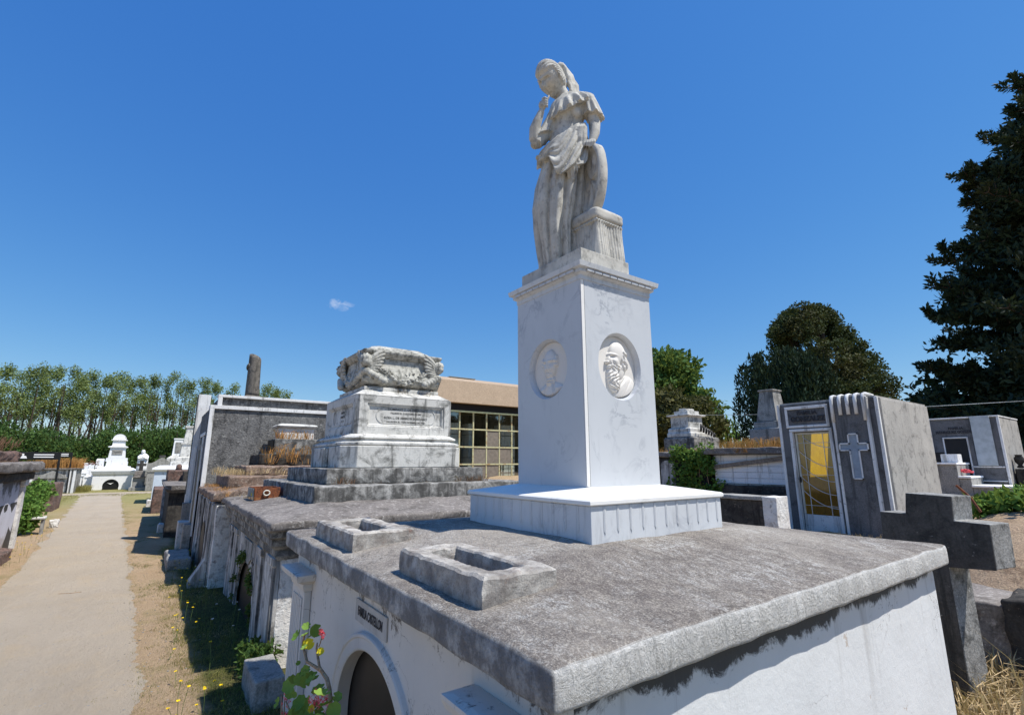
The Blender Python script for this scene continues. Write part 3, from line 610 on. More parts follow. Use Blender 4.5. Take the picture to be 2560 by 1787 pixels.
# ---------------------------------------------------------------- statue of the mourning woman
Sx, Sy = 1.8, 1.65; NX, NY = .69951, .71462; UX, UY = .71462, -.69951
def LW(u, v, z): return Vector((Sx+u*UX-v*NX, Sy+u*UY-v*NY, z))
st = T('statue', 'weathered marble statue of a grieving draped woman leaning her head on one hand', 'statue', (1.7, 1.75, 3.475))
P('plinth', lambda b: b.rbox((1.475, 1.352, 3.4755), (2.02, 2.115, 3.63), res=.1, r=.006, amp=.002), 'statue', st)
def figure():
    b = MB(); NA = 150
    zs = [3.60, 3.66, 3.75, 3.85, 4.0, 4.2, 4.4, 4.6, 4.75, 4.86, 4.93, 5.0, 5.08, 5.17, 5.24, 5.30, 5.335]
    Lf = [-.40, -.395, -.405, -.415, -.435, -.452, -.425, -.36, -.325, -.285, -.268, -.265, -.285, -.285, -.265, -.215, -.17]
    Rt = [-.05, -.055, -.05, -.045, -.035, .015, .035, .035, .035, .022, .015, .02, .045, .075, .095, .07, -.03]
    Dp = [.165, .16, .16, .165, .17, .18, .175, .17, .16, .145, .125, .12, .135, .14, .125, .10, .07]
    def ring(z, grow=0, fa=1., lam=None):
        l, r, d = np.interp(z, zs, Lf), np.interp(z, zs, Rt), np.interp(z, zs, Dp); cu_, ru = (l+r)/2, (r-l)/2+grow; R = []
        low = smooth(4.92, 4.5, z); hi = 1-low
        for i in range(NA):
            a = 2*pi*i/NA
            # long vertical folds, wandering a little, deepest at the front
            ph = a+.10*sin(z*3.1)+.12*sin(z*1.7+2)
            f = -1.1*(1-abs(sin(ph*4.5+.5*sin(z*2)))**.45)-.7*(1-abs(sin(ph*9+1.3+.8*sin(z*2.6)))**.4)*(.5+.5*noise.noise((cos(a)*2, sin(a)*2, z*2))*1.6)+.45*noise.noise((cos(a)*2.4, sin(a)*2.4, z*1.6))+.2
            kn = exp(-((z-4.25)/.26)**2)*exp(-((((a-pi*.80)+pi) % (2*pi)-pi)/.5)**2)        # knee pushes the cloth smooth
            f = f*(1-.8*kn)
            A = (.052*low+.008*hi)*fa
            ru_ = ru+f*A-A*.3; rv = d+grow+f*A*1.3+.03*kn
            R.append((cu_+ru_*cos(a), (rv)*sin(a)+.01, z))
        return R
    R = [[LW(*p) for p in ring(z)] for z in np.arange(3.60, 5.336, .0155)]
    b.rings(R)
    # bust
    for c in ((-.165, .080, 5.075), (-.045, .080, 5.09)): b.ell(LW(*c), (.068, .066, .075), 12)
    # overskirt, tied at the waist and hanging to an uneven hem
    NR = 34; R = []
    for k in range(NR):
        t_ = k/(NR-1); row = []
        for i in range(NA):
            a = 2*pi*i/NA
            s_ = (1-cos(a-pi*.30))/2                      # a=pi/2 faces the viewer
            hem = 4.545+.17*s_+.05*sin(3*a+1)+.045*sin(7*a)+-.13*max(0, sin(a))+.04
            if cos(a) > .25 and sin(a) > 0: hem += .12*(cos(a)-.25)
            zt = 4.905+.11*cos(a)-.05*max(0, sin(a)); z = zt-(zt-hem)*t_
            l, r, d = np.interp(z, zs, Lf), np.interp(z, zs, Rt), np.interp(z, zs, Dp)
            dg = a-t_*1.1; fo = -(1-abs(sin(dg*5.5+.5))**.45)*.046-(1-abs(sin(dg*12+1))**.5)*.022+.028
            g = .012+.032*t_**.8+fo*(.35+.8*t_)
            row.append(LW((l+r)/2+((r-l)/2+g)*cos(a), (d+g*1.15)*sin(a)+.01, z))
        R.append(row)
    b.rings(R)
    # gathered upper edge, bunched folds at her side and the pointed swag under the hem
    for k in range(4): b.tube([LW(u, v+.004*k, z-.018*k) for u, v, z in ((-.26, .05, 4.80), (-.20, .125, 4.815), (-.11, .150, 4.87), (-.03, .14, 4.93), (.025, .07, 5.00))], [.008, .012, .013, .012, .01], 7)
    for k in range(6): b.tube([LW(.045-.017*k, .10+.012*k-.002*k*k, 4.97-.012*k), LW(.052-.016*k, .125+.012*k-.002*k*k, 4.90), LW(.045-.017*k+.006*sin(k*2), .135+.012*k-.002*k*k, 4.79), LW(.038-.017*k, .14+.01*k-.002*k*k, 4.72-.03*(k % 3))], [.012, .017, .019, .006], 7)
    for k in range(9):
        u0 = -.215+.024*k; L = .10+.15*exp(-((k-5.2)/2.0)**2); b.tube([LW(u0, .150+.006*k-.0006*k*k, 4.62), LW(u0+.006, .165+.006*k-.0006*k*k, 4.60-L*.5), LW(u0+.012+.004*sin(k*3), .160+.006*k-.0006*k*k, 4.60-L)], [.016, .019, .006], 7)
    # ruffled collar falling off the shoulders
    R = []
    for k in range(9):
        t_ = k/8; row = []
        for i in range(NA):
            a = 2*pi*i/NA; cu0, cv0, ru0, rv0 = -.105, .02, .135, .115; cu1, cv1, ru1, rv1 = -.085, .02, .212, .162
            w = sin(a*17+2*sin(a*2))*.022*t_; ru = ru0+(ru1-ru0)*t_**.75+w; rv = rv0+(rv1-rv0)*t_**.75+w
            u = cu0+(cu1-cu0)*t_+ru*cos(a); v = cv0+(cv1-cv0)*t_+rv*sin(a)
            z = 5.285-.10*t_-.065*max(0, sin(a))*(.4+.6*t_)-(.025 if t_ == 1 else 0)+(u+.09)*.50+.014*sin(a*17)*t_
            row.append(LW(u, v, z))
        R.append(row)
    b.rings(R)
    R = []
    for k in range(5):                     # second, shorter frill edge
        t_ = k/4; R.append([LW(-.085+(.200+.010*t_+sin(a*21)*.008)*cos(a), .02+(.150+.012*t_+sin(a*21)*.008)*sin(a), 5.205-.045*t_-.075*max(0, sin(a))+((.2*cos(a))*.50)) for a in [2*pi*i/NA for i in range(NA)]])
    b.rings(R)
    # short ruffled sleeve of her left arm
    R = []
    for k in range(12):
        t_ = k/11; c = Vector((.085+.045*t_, .035+.01*t_, 5.285-.225*t_)); rr = .055+.042*t_**.7
        R.append([LW(c.x+(rr+.010*t_*sin(a*9+2))*cos(a)*.95, c.y+(rr+.010*t_*sin(a*9+2))*sin(a), c.z+.012*sin(a*6)*t_+.02*cos(a)*-t_) for a in [2*pi*i/60 for i in range(60)]])
    b.rings(R)
    # her left arm, straight down, hand resting on the shield's rim
    b.tube([LW(*p) for p in ((.10, .03, 5.22), (.125, .045, 5.08), (.134, .055, 4.97), (.13, .085, 4.87), (.112, .11, 4.79), (.10, .125, 4.755))], [.062, .056, .052, .046, .036, .028], 14)
    b.ell(LW(.095, .14, 4.742), (.038, .038, .022), 8)
    for k, (du, ln) in enumerate(((-.030, .055), (-.010, .066), (.010, .062), (.028, .048))):
        b.tube([LW(.095+du, .15, 4.745), LW(.092+du*1.1, .178, 4.735), LW(.090+du*1.15, .188, 4.71), LW(.088+du*1.15, .186, 4.73-ln)], [.0125, .012, .011, .008], 7)
    b.tube([LW(.070, .13, 4.745), LW(.045, .15, 4.73), LW(.038, .16, 4.705)], [.013, .012, .008], 7)
    # her right arm: shoulder, bent elbow, forearm up to the cheek
    b.tube([LW(*p) for p in ((-.235, .0, 5.15), (-.275, .03, 5.02), (-.33, .08, 4.88), (-.385, .125, 4.79))], [.064, .062, .056, .048], 14)
    b.tube([LW(*p) for p in ((-.39, .12, 4.79), (-.405, .135, 4.84), (-.398, .15, 4.93), (-.374, .16, 4.99), (-.345, .168, 5.06), (-.330, .17, 5.095))], [.044, .049, .049, .042, .031, .025], 14)
    b.ell(LW(-.400, .12, 4.79), (.043, .043, .040), 10)
    b.ell(LW(-.325, .172, 5.14), (.036, .032, .048), 10)
    for k in range(4):                     # fingers curled in, tips towards the palm
        z = 5.19-k*.023; r = .0125-.001*k
        b.tube([LW(-.325, .190-.004*k, z), LW(-.300, .203-.003*k, z+.004), LW(-.278, .194, z-.004), LW(-.281, .176, z-.012)], [r, r, r*.95, r*.8], 7)
    b.tube([LW(-.312, .162, 5.155), LW(-.290, .16, 5.19), LW(-.273, .16, 5.22), LW(-.264, .158, 5.25)], [.014, .0125, .011, .008], 7)
    # sleeve drape hanging from the right upper arm
    R = []
    for k in range(8):
        t_ = k/7; c = Vector((-.25-.085*t_, .015+.06*t_, 5.12-.23*t_)); rr = .078+.018*t_
        R.append([LW(c.x+(rr+.008*t_*sin(a*8))*cos(a)*.9, c.y+(rr+.008*t_*sin(a*8))*sin(a), c.z+.035*cos(a)+.01*sin(a*5)*t_-.018*t_*(1-cos(a))) for a in [2*pi*i/60 for i in range(60)]])
    b.rings(R)
    # neck
    b.tube([LW(*p) for p in ((-.115, .01, 5.27), (-.135, .02, 5.32), (-.165, .03, 5.39), (-.195, .04, 5.45))], [.088, .062, .058, .062], 16)
    # head
    f = Vector((-.55, .70, -.66)).normalized(); upv = Vector((-.12, .1, 1)); upv = (upv-f*upv.dot(f)).normalized(); rv = f.cross(upv)      # rv: her left... image right side
    HC = Vector((-.246, .075, 5.470))
    def hw(p): q = HC+(rv*p[0]+f*p[1]+upv*p[2])*1.10; return LW(*q)
    def gg(x, z, x0, z0, a_, c_): return exp(-((x-x0)/a_)**2-((z-z0)/c_)**2)
    R = []
    n = 70
    for i in range(1, n):
        th = pi*i/n; row = []
        for j in range(2*n):
            ph = pi*j/n; d = Vector((sin(th)*cos(ph), sin(th)*sin(ph), -cos(th)))
            ax = .100*(1-.30*smooth(.0, -.9, d.z)*(1 if d.y > -.2 else .6)); p = Vector((d.x*ax, d.y*(.118 if d.y > 0 else .125), d.z*.152))
            if d.y > 0:
                x, z = p.x, p.z; e = 0
                e += .036*gg(x, z, 0, -.030, .015, .022)+.022*gg(x, z, 0, .0, .011, .03)              # nose
                e += .013*gg(x, z, 0, .035, .055, .013)                                            # brow
                for s_ in (-1, 1): e += -.028*gg(x, z, .034*s_, .014, .020, .013)+.016*gg(x, z, .034*s_, .010, .014, .007)+.006*gg(x, z, .045*s_, -.03, .025, .025)
                e += .009*gg(x, z, 0, -.066, .022, .006)+.010*gg(x, z, 0, -.080, .018, .006)-.012*gg(x, z, 0, -.0725, .026, .004)+.012*gg(x, z, 0, -.118, .024, .018)-.006*gg(x, z, 0, -.096, .025, .007)
                p.y += e*smooth(0, .4, d.y)
            # wavy hair swept back from the brow
            hl = smooth(.055, .085, p.z-.35*max(0, .06-abs(p.x))*0-(.0 if d.y > 0 else 0)) if d.y > .25 else smooth(-.03, .03, p.z+.06-.2*d.y) if d.y > -.1 else 1
            if hl > 0:
                w = .5+.5*sin(34*atan2(p.x, abs(p.z)+.03)+14*p.y*10+2*noise.noise(p*22))
                p *= 1+hl*(.085+.085*w)
            row.append(hw(p))
        R.append(row)
    b.rings(R)
    b.ell(hw((.098, -.012, -.005)), (.016, .02, .03), 8)                                       # ear
    return b, hw
fb, hw = figure()
tmp = fb.build('tmp', 'statue'); md = tmp.modifiers.new('r', 'REMESH'); md.mode = 'VOXEL'; md.voxel_size = .0054; md.use_smooth_shade = True
ms_ = tmp.modifiers.new('s', 'SMOOTH'); ms_.factor = .3; ms_.iterations = 1
bpy.context.view_layer.update(); me = bpy.data.meshes.new_from_object(tmp.evaluated_get(bpy.context.evaluated_depsgraph_get())); bpy.data.objects.remove(tmp)
me.name = 'figure'; me.transform(Matrix.Translation(-st.location)); fg = bpy.data.objects.new('figure', me); COL.objects.link(fg); fg.parent = st
# long tresses and veil falling from the crown behind the neck
def hair(b):
    for k in range(7):
        o_ = (k-3)*.017; w = .006*sin(k*2.1)
        pts = [LW(-.225+o_*.6, .03-abs(o_)*.3, 5.655+w), LW(-.155+o_*.5, -.005, 5.700+w), LW(-.105+o_*.5, -.035-o_, 5.665), LW(-.070+o_*.6, -.045-o_, 5.59), LW(-.050+o_*.7, -.045-o_*1.2, 5.50), LW(-.035+o_*.8, -.04-o_*1.4, 5.42), LW(-.02+o_*.9, -.03-o_*1.4, 5.345), LW(-.0+o_, -.03, 5.29)]
        pts2 = []
        for i in range(len(pts)-1):
            for q in range(3): t_ = q/3; pts2.append(pts[i].lerp(pts[i+1], t_)+Vector((0, 0, 0)))
        pts2.append(pts[-1]); n_ = len(pts2)
        pts2 = [p+LW(.006*sin(i*1.3+k), 0, 0)-LW(0, 0, 0) for i, p in enumerate(pts2)]
        b.tube(pts2, [.011+.011*sin(min(1, (i+1)/n_)*pi*.9)+.003*sin(i*1.9+k) for i in range(n_)], 8)
    b.ell(LW(-.165, -.01, 5.672), (.055, .055, .05), 12, fn=lambda d: 1+.06*sin(d.x*18+d.z*14))
P('hair', hair, 'statue', st, smooth=True)
# leaning oval shield
def shield(b):
    nrm_ = Vector((-.86, .50, .04)).normalized(); sd = Vector((.50, .86, 0)).normalized(); ax_ = nrm_.cross(sd).normalized(); C0 = Vector((.102, .105, 4.39)); n = 64
    if ax_.z < 0: ax_ = -ax_
    prof = [(0, .014), (.5, .018), (.78, .020), (.80, .034), (.90, .050), (1.0, .040), (1.0, -.03), (.9, -.045), (.5, -.055), (0, -.06)]
    R = []
    for r_, h_ in prof:
        R.append([LW(*(C0+sd*(cos(a)*max(r_, .002)*.175)+ax_*(sin(a)*max(r_, .002)*.345)+nrm_*(h_+.012*(1-r_)*sin(6*a)*(1 if h_ > 0 and r_ < .8 else 0)))) for a in [2*pi*i/n for i in range(n)]])
    b.rings(R)
P('oval_shield', shield, 'statue', st, smooth=True)
def stool(b):
    n = 48; x0, y0 = 1.688, 1.385; s_ = .305; R = []
    for z in (3.625, 3.66, 3.72, 3.80, 3.88, 3.925, 3.94, 3.945, 3.965):
        row = []; gr = .022*smooth(3.9, 3.62, z) if z < 3.93 else (.012 if z < 3.96 else 0)
        for k in range(4*n):
            q, t_ = divmod(k, n); t_ /= n; a, c = [(x0+s_*t_, y0), (x0+s_, y0+s_*t_), (x0+s_-s_*t_, y0+s_), (x0, y0+s_-s_*t_)][q]; nx_, ny_ = [(0, -1), (1, 0), (0, 1), (-1, 0)][q]
            w = gr+(.007*(abs(sin(t_*pi*11))-.5)+.008*sin(t_*pi*3+q) if z < 3.93 else .004*sin(t_*pi*22)); row.append((a+nx_*w, c+ny_*w, z))
        R.append(row)
    b.rings(R)
P('draped_stool', stool, 'statue', st)
P('cushion', lambda b: b.rbox((1.668, 1.365, 3.963), (2.015, 1.712, 4.055), res=.03, r=.04, amp=.004, fr=12), 'statue', st, smooth=True)
#SECTION3
R_ = random.Random(7)
# ---------------------------------------------------------------- neighbour crypt with the inscribed monument
c2 = T('burial_crypt', 'low crypt beside the path with peeling stained walls, carrying the garlanded sarcophagus monument', 'crypt', (2.0, 6.4, 0))
def roof2fn(p):
    if p.z > 1.38:
        d = max(0, min(p.x+.03, p.y-4.25, 4.6-p.x)); p = Vector((p.x, p.y, p.z+.13*min(d, .75)))
    return p
P('roof_slab', lambda b: b.rbox((-.02, 4.25, 1.335), (4.6, 8.62, 1.42), res=.12, r=.03, amp=.022, fr=4, fn=roof2fn), 'roof2', c2, smooth=True)
P('cornice', lambda b: b.rough_rects([(.13, 4.56, 4.4, 8.36, 1.02), (.10, 4.53, 4.42, 8.38, 1.06), (.10, 4.53, 4.42, 8.38, 1.12), (.05, 4.47, 4.45, 8.44, 1.17), (.05, 4.45, 4.45, 8.44, 1.23), (.02, 4.36, 4.5, 8.5, 1.27), (.02, 4.34, 4.5, 8.5, 1.34)], .15, .012, 5), 'base_grey', c2)
P('side_wall', lambda b: b.rbox((.17, 4.57, -.1), (4.4, 4.8, 1.06), res=.1, r=.01, amp=.014, fr=4), 'peel_wall', c2, smooth=True)
def fac2(b):
    yc, r, zc = 6.52, .74, .12; poly = [(4.575, -.1), (yc-r, -.1)]+[(yc-r*cos(a), zc+r*.8*sin(a)) for a in np.linspace(0, pi, 19)]+[(yc+r, -.1), (8.35, -.1), (8.35, 1.05), (4.575, 1.05)]
    b.prism(poly, 'x', .135, .168)
P('facade_wall', fac2, 'old_wall', c2)
BX('door', (.2, 5.6, -.1), (.23, 7.4, .9), 'dark', c2)
for y in (4.6, 5.32, 7.42, 7.95):
    P('pilaster', lambda b: b.rough_rects([(.112, y, .134, y+.34, -.1), (.112, y, .134, y+.34, .94), (.10, y-.02, .134, y+.36, .96), (.10, y-.02, .134, y+.36, 1.03)], .1, .004, 6), 'old_wall', c2)
P('wall_plaque', lambda b: b.prism([(6.1, .80), (6.25, .72), (6.65, .72), (6.8, .80), (6.8, 1.0), (6.1, 1.0)], 'x', .118, .134), 'grey_conc', c2)
cw = MB(); cw.box((.068, 5.60, .70), (.0745, 5.63, .90)); cw.box((.0675, 5.54, .82), (.074, 5.69, .845)); cw.build('wall_cross', 'letter', c2)
BX('rear_wall', (4.1, 4.81, -.1), (4.38, 8.3, 1.05), 'old_wall', c2)

mo = T('tomb_monument', 'tall stepped marble tomb monument topped by a garlanded sarcophagus with cherub heads', 'monument', (2.2, 7.2, 1.45))
P('foundation_block', lambda b: b.rbox((.635, 5.32, 1.44), (3.9, 8.95, 1.712), res=.11, r=.02, amp=.014, fr=5), 'base_grey', mo, smooth=True)
P('lower_step', lambda b: b.rbox((.885, 5.75, 1.716), (3.36, 8.2, 1.922), res=.12, r=.012, amp=.008, fr=5), 'base_grey', mo, smooth=True)
P('plinth_course', lambda b: b.rects([(1.16, 5.98, 3.16, 8.0, 1.926, .2), (1.16, 5.98, 3.16, 8.0, 2.245, .2)]), 'tomb_marble', mo, bevel=.012)
P('corner_block', lambda b: b.rbox((1.085, 6.75, 1.93), (1.155, 7.15, 2.22), res=.1, r=.01, amp=.004), 'tomb_marble', mo)
P('base_moulding', lambda b: b.rects([(1.19, 6.01, 3.13, 7.97, 2.249, .2), (1.17, 5.99, 3.15, 7.99, 2.262, .2), (1.17, 5.99, 3.15, 7.99, 2.295, .2), (1.25, 6.06, 3.06, 7.91, 2.325, .18), (1.25, 6.06, 3.06, 7.91, 2.345, .18), (1.22, 6.03, 3.09, 7.94, 2.36, .16), (1.23, 6.04, 3.08, 7.93, 2.385, .16), (1.34, 6.15, 3.02, 7.84, 2.43, .14)]), 'tomb_marble', mo, smooth=False, bevel=.006)
dx0, dy0, dx1, dy1, dz0, dz1 = 1.37, 6.2, 2.985, 7.83, 2.434, 3.02
def die(b):                                # box with a real sunk panel in the two visible faces
    def face(P3, u0, u1):
        z0, z1 = dz0, dz1; r = lambda u_, z_, d: [P3(u0+u_, z0+z_, d), P3(u1-u_, z0+z_, d), P3(u1-u_, z1-z_, d), P3(u0+u_, z1-z_, d)]
        b.rings([r(0, 0, 0), r(.125, .115, 0), r(.135, .125, .018), r(.155, .14, .018), r(.175, .155, .045), r(.20, .17, .045)], False, True)
    face(lambda u, z, d: (u, dy0+d, z), dx0+.05, dx1); face(lambda u, z, d: (dx0+d, dy0+dy1-u, z), dy0, dy1-.05)
    b.add([(dx0+.05, dy0, dz0), (dx0, dy0+.05, dz0), (dx0, dy0+.05, dz1), (dx0+.05, dy0, dz1)], [(0, 1, 2, 3)])
    b.add([(dx1, dy0, dz0), (dx1, dy1, dz0), (dx1, dy1, dz1), (dx1, dy0, dz1), (dx0, dy1, dz0), (dx0, dy1, dz1)], [(0, 1, 2, 3), (1, 4, 5, 2)])
    b.add([(dx0+.05, dy0, dz0), (dx1, dy0, dz0), (dx1, dy1, dz0), (dx0, dy1, dz0), (dx0, dy0+.05, dz0)], [(4, 3, 2, 1, 0)])
P('die', die, 'tomb_marble', mo)
def pill(P3, u0, u1, z0, z1):
    b = MB(); r = (z1-z0)/2; zc = (z0+z1)/2; o_ = []; i_ = []
    for s_, c in ((1, u1-r), (-1, u0+r)):
        for a in np.linspace(-pi/2, pi/2, 14): o_.append((c+s_*cos(a)*r, zc+s_*sin(a)*r)); i_.append((c+s_*cos(a)*(r-.012), zc+s_*sin(a)*(r-.012)))
    b.rings([[P3(u, z, .0448) for u, z in o_], [P3(u, z, .036) for u, z in o_], [P3(u, z, .036) for u, z in i_], [P3(u, z, .0448) for u, z in i_]], False, False)
    return b.build('oval_border', 'tomb_marble', mo)
pill(lambda u, z, d: (u, dy0+d, z), 1.70, 2.72, 2.60, 2.86)
pill(lambda u, z, d: (dx0+d, u, z), 6.46, 7.52, 2.60, 2.86)
for k, (s_, sz) in enumerate((('DOMINGO Z. DE AMBROSI', .052), ('FALLECIO EL 12 OCTUBRE DE 1886', .034), ('ROSA L. DE AMBROSI BUSCIANO', .05), ('FALLECIDA EL 17 DE DICIEMBRE DE 1930', .036))):
    text(s_, 'inscription', 'letter_faint', mo, (2.2, dy0+.0425, (2.828, 2.768, 2.692, 2.630)[k]), sz, (1, 0, 0), depth=.001, bold=.001)
for k, s_ in enumerate(('FAMILIA', 'AMBROSI', 'R. I. P.')): text(s_, 'inscription', 'letter_faint', mo, (dx0+.0425, 7.0, 2.80-.07*k), .055, (0, -1, 0), depth=.001)
P('cap_slope', lambda b: b.rects([(dx0, dy0, dx1, dy1, 3.022, .04), (dx0, dy0, dx1, dy1, 3.035, .04), (1.52, 6.35, 2.84, 7.68, 3.125, .04)]), 'tomb_marble', mo, bevel=.004)
P('sarcophagus_plinth', lambda b: b.rbox((1.53, 6.36, 3.127), (2.82, 7.67, 3.185), res=.1, r=.01, amp=.006), 'tomb_marble', mo)
sa = MB(); sxa, sya, sxb, syb = 1.56, 6.40, 2.79, 7.62
def SR(gx, z, c=.05): return (sxa-gx, sya-gx, sxb+gx, syb+gx, z, c)
sa.rects([SR(-.06, 3.188), SR(-.03, 3.22), SR(.0, 3.235), SR(.035, 3.27), SR(.055, 3.32), SR(.05, 3.38), SR(.02, 3.46), SR(-.005, 3.55), SR(-.012, 3.64), SR(0, 3.66)])
sg = sa.build('sarcophagus', 'sarc', mo, bevel=.01)
P('lid', lambda b: b.rects([SR(-.02, 3.662, .02), SR(.02, 3.685, .02), SR(.03, 3.70, .02), SR(.065, 3.735, .02), (sxa-.075, sya-.075, sxb+.075, syb+.075, 3.76, .02), (sxa-.075, sya-.075, sxb+.075, syb+.075, 3.785, .02), (sxa+.10, sya+.12, sxb-.10, syb-.12, 3.83, .04), (sxa+.10, sya+.12, sxb-.10, syb-.12, 3.85, .06), (sxa+.16, sya+.20, sxb-.16, syb-.20, 3.915, .10), (sxa+.30, sya+.35, sxb-.30, syb-.35, 3.935, .1)]), 'sarc', mo, bevel=.008)
def cherub(x, y, dx, dy):
    """winged head at a corner, wings folded back along both faces"""
    b = MB(); d = Vector((dx, dy, 0)).normalized(); c = Vector((x, y, 3.565))+d*.035; side = Vector((-d.y, d.x, 0))
    def fn(q):
        v = 1.; p = d*1
        f_ = q.dot(d); 
        if f_ > .2:
            s_ = q.dot(side); z = q.z
            v += .22*exp(-(s_/.11)**2-((z+.12)/.14)**2)+.12*exp(-((abs(s_)-.45)/.22)**2-((z+.28)/.25)**2)-.20*exp(-((abs(s_)-.30)/.13)**2-((z-.05)/.10)**2)+.08*exp(-(s_/.2)**2-((z+.45)/.07)**2)
        if q.z > .25 or f_ < 0: v += .16+.12*sin(q.x*9+2)*sin(q.y*10)*sin(q.z*9+1)*2
        return v
    b.ell(c+Vector((0, 0, .03)), (.088, .088, .105), 18, fn=fn)
    for s_ in (-1, 1):
        wd = (side*s_*.85-d*.62).normalized()
        for k in range(8):                 # overlapping feathers
            a = .70-.12*k; L = .36-.03*k; st_ = c-d*.02+Vector((0, 0, .01-.022*k))+wd*.02
            pts = [st_+(wd*cos(a)+Vector((0, 0, 1))*sin(a))*L*t_+Vector((0, 0, .05*t_*(1-t_)))+d*(.028-.012*t_-.003*k) for t_ in (0, .25, .55, .85, 1)]
            b.tube(pts, [.030, .044, .046, .030, .008], 8)
    for s_ in (-1, 1):                     # drapery puff under the head
        wd = (side*s_*.9-d*.5).normalized()
        for k in range(6): b.ell(c+wd*(.02+.055*k)+Vector((0, 0, -.14-.030*k)), (.070-.002*k, .070-.002*k, .060), 8)
    return b.build('cherub', 'sarc', sg, smooth=True)
cherub(sxa+.0, sya+.0, -1, -1); cherub(sxb, sya, 1, -1); cherub(sxa, syb, -1, 1)
def garland(P3, u0, u1):
    b = MB(); n = 26; rg = random.Random(3); b.tube([P3(u0+(u1-u0)*i/20-.06+.006*i, 3.53-.235*sin(pi*i/20)**.8, .02) for i in range(21)], .03, 6)
    for i in range(n+1):
        t_ = i/n; u = u0+(u1-u0)*t_; z = 3.53-.235*sin(pi*t_)**.8; th = .020+.032*sin(pi*t_)
        for q in range(3):
            r = th*rg.uniform(.55, .95); p = P3(u+rg.uniform(-.02, .02), z+rg.uniform(-.05, .04)*sin(pi*t_), .03+rg.uniform(0, .02)*sin(pi*t_))
            if q == 0 and i % 2: b.lathe((p[0], p[1], p[2]), [(r*.4, -r*.6), (r, -r*.3), (r*1.05, r*.2), (r*.75, r*.5), (r*.6, r*.2), (r*.35, r*.45), (r*.1, r*.5)], 10)
            b.ell(p, (r, r, r*.8), 5)
    for i in range(16):
        t_ = rg.uniform(.1, .9); u = u0+(u1-u0)*t_; z = 3.52-.2*sin(pi*t_)+rg.uniform(-.02, .10); a = rg.uniform(0, 6)
        b.tube([P3(u, z, .02), P3(u+.03*cos(a), z+.03*sin(a), .035), P3(u+.06*cos(a), z+.06*sin(a), .02)], [.004, .014, .002], 5)
    return b.build('flower_garland', 'sarc', sg, smooth=True)
garland(lambda u, z, d: (u, sya-.01-d, z), sxa+.22, sxb-.22); garland(lambda u, z, d: (sxa-.01-d, u, z), sya+.22, syb-.22)
# rusty metal box lying on the roof
rb = T('metal_box', 'rusty open metal planter box with a ring handle lying on the crypt roof', 'box', (.3, 7.3, 1.50))
ang = radians(8)
def boxside(b):
    x0, y0, x1, y1, z0, z1 = .245, 7.12, .58, 7.66, 1.452, 1.635
    b.rings([[(x0, y0, z0), (x1, y0, z0), (x1, y1, z0), (x0, y1, z0)], [(x0-.01, y0-.01, z1), (x1+.01, y0-.01, z1), (x1+.01, y1+.01, z1), (x0-.01, y1+.01, z1)], [(x0+.005, y0+.005, z1), (x1-.005, y0+.005, z1), (x1-.005, y1-.005, z1), (x0+.005, y1-.005, z1)], [(x0+.012, y0+.012, z0+.03), (x1-.012, y0+.012, z0+.03), (x1-.012, y1-.012, z0+.03), (x0+.012, y1-.012, z0+.03)]], True, True)
P('box_body', boxside, 'rust', rb); BX('side_plate', (.222, 7.13, 1.46), (.234, 7.65, 1.625), 'tin', rb, bevel=.001)
P('ring_handle', lambda b: b.tube([(.40+.042*cos(a), 7.095, 1.56+.036*sin(a)) for a in np.linspace(0, 2*pi, 17)], .010, 6), 'steel', rb, smooth=True)
P('partition', lambda b: b.box((.40, 7.17, 1.53), (.408, 7.60, 1.63)), 'rust', rb)
P('warning_sticker', lambda b: b.prism([(7.28, 1.52), (7.22, 1.52), (7.25, 1.565)], 'x', .217, .2215), 'petal_y', rb)

# ---------------------------------------------------------------- third crypt, its steps and small tomb
c3 = T('burial_crypt', 'narrow crypt with streaked white buttressed front and rusty weed-covered roof edge', 'crypt', (1.5, 10.3, 0))
P('roof_slab', lambda b: b.rbox((-.16, 8.64, 1.37), (3.6, 11.97, 1.49), res=.12, r=.03, amp=.035, fr=4, seed=4, fn=lambda p: Vector((p.x, p.y, p.z+(.11*min(max(p.x+.16, 0), .9) if p.z > 1.43 else 0)))), 'rusty_roof', c3, smooth=True)
P('side_wall', lambda b: b.rbox((-.08, 8.66, -.1), (3.4, 8.85, 1.30), res=.12, r=.01, amp=.014, fr=4, seed=2), 'peel_wall', c3, smooth=True)
P('facade_wall', lambda b: b.rbox((-.10, 8.86, -.1), (.1, 11.9, 1.32), res=.12, r=.01, amp=.012, fr=4), 'old_wall', c3, smooth=True)
P('door', lambda b: b.prism([(9.9, -.1), (10.6, -.1), (10.6, .62), (10.45, .85), (10.25, .92), (10.05, .85), (9.9, .62)], 'x', -.118, -.112), 'dark', c3)
for y, q in ((8.87, 1), (9.45, .0), (10.75, 0), (11.5, 0)):
    P('buttress', lambda b: b.prism([(-.104, -.1), (-.14-.22*q, -.1), (-.14-.2*q, .10), (-.14-.1*q, .26), (-.13-.02*q, .42), (-.128, 1.30), (-.104, 1.30)], 'y', y, y+.22), 'old_wall', c3, bevel=.02)
P('rear_wall', lambda b: b.box((3.1, 8.9, -.1), (3.35, 11.9, 1.3)), 'old_wall', c3)
sp = T('tomb_steps', 'three rust-brown weathered steps on the crypt roof under a small white chest tomb', 'steps', (1.5, 10.5, 1.5))
for (a, b_) in (((.15, 9.6, 1.50), (3.0, 11.85, 1.75)), ((.47, 10.0, 1.752), (2.8, 11.84, 1.94)), ((.77, 10.6, 1.942), (2.6, 11.83, 2.185))):
    RB('step', a, b_, 'rusty_roof' if a[2] < 1.9 else 'dark_conc', sp, res=.12, r=.03, amp=.025, fr=4)
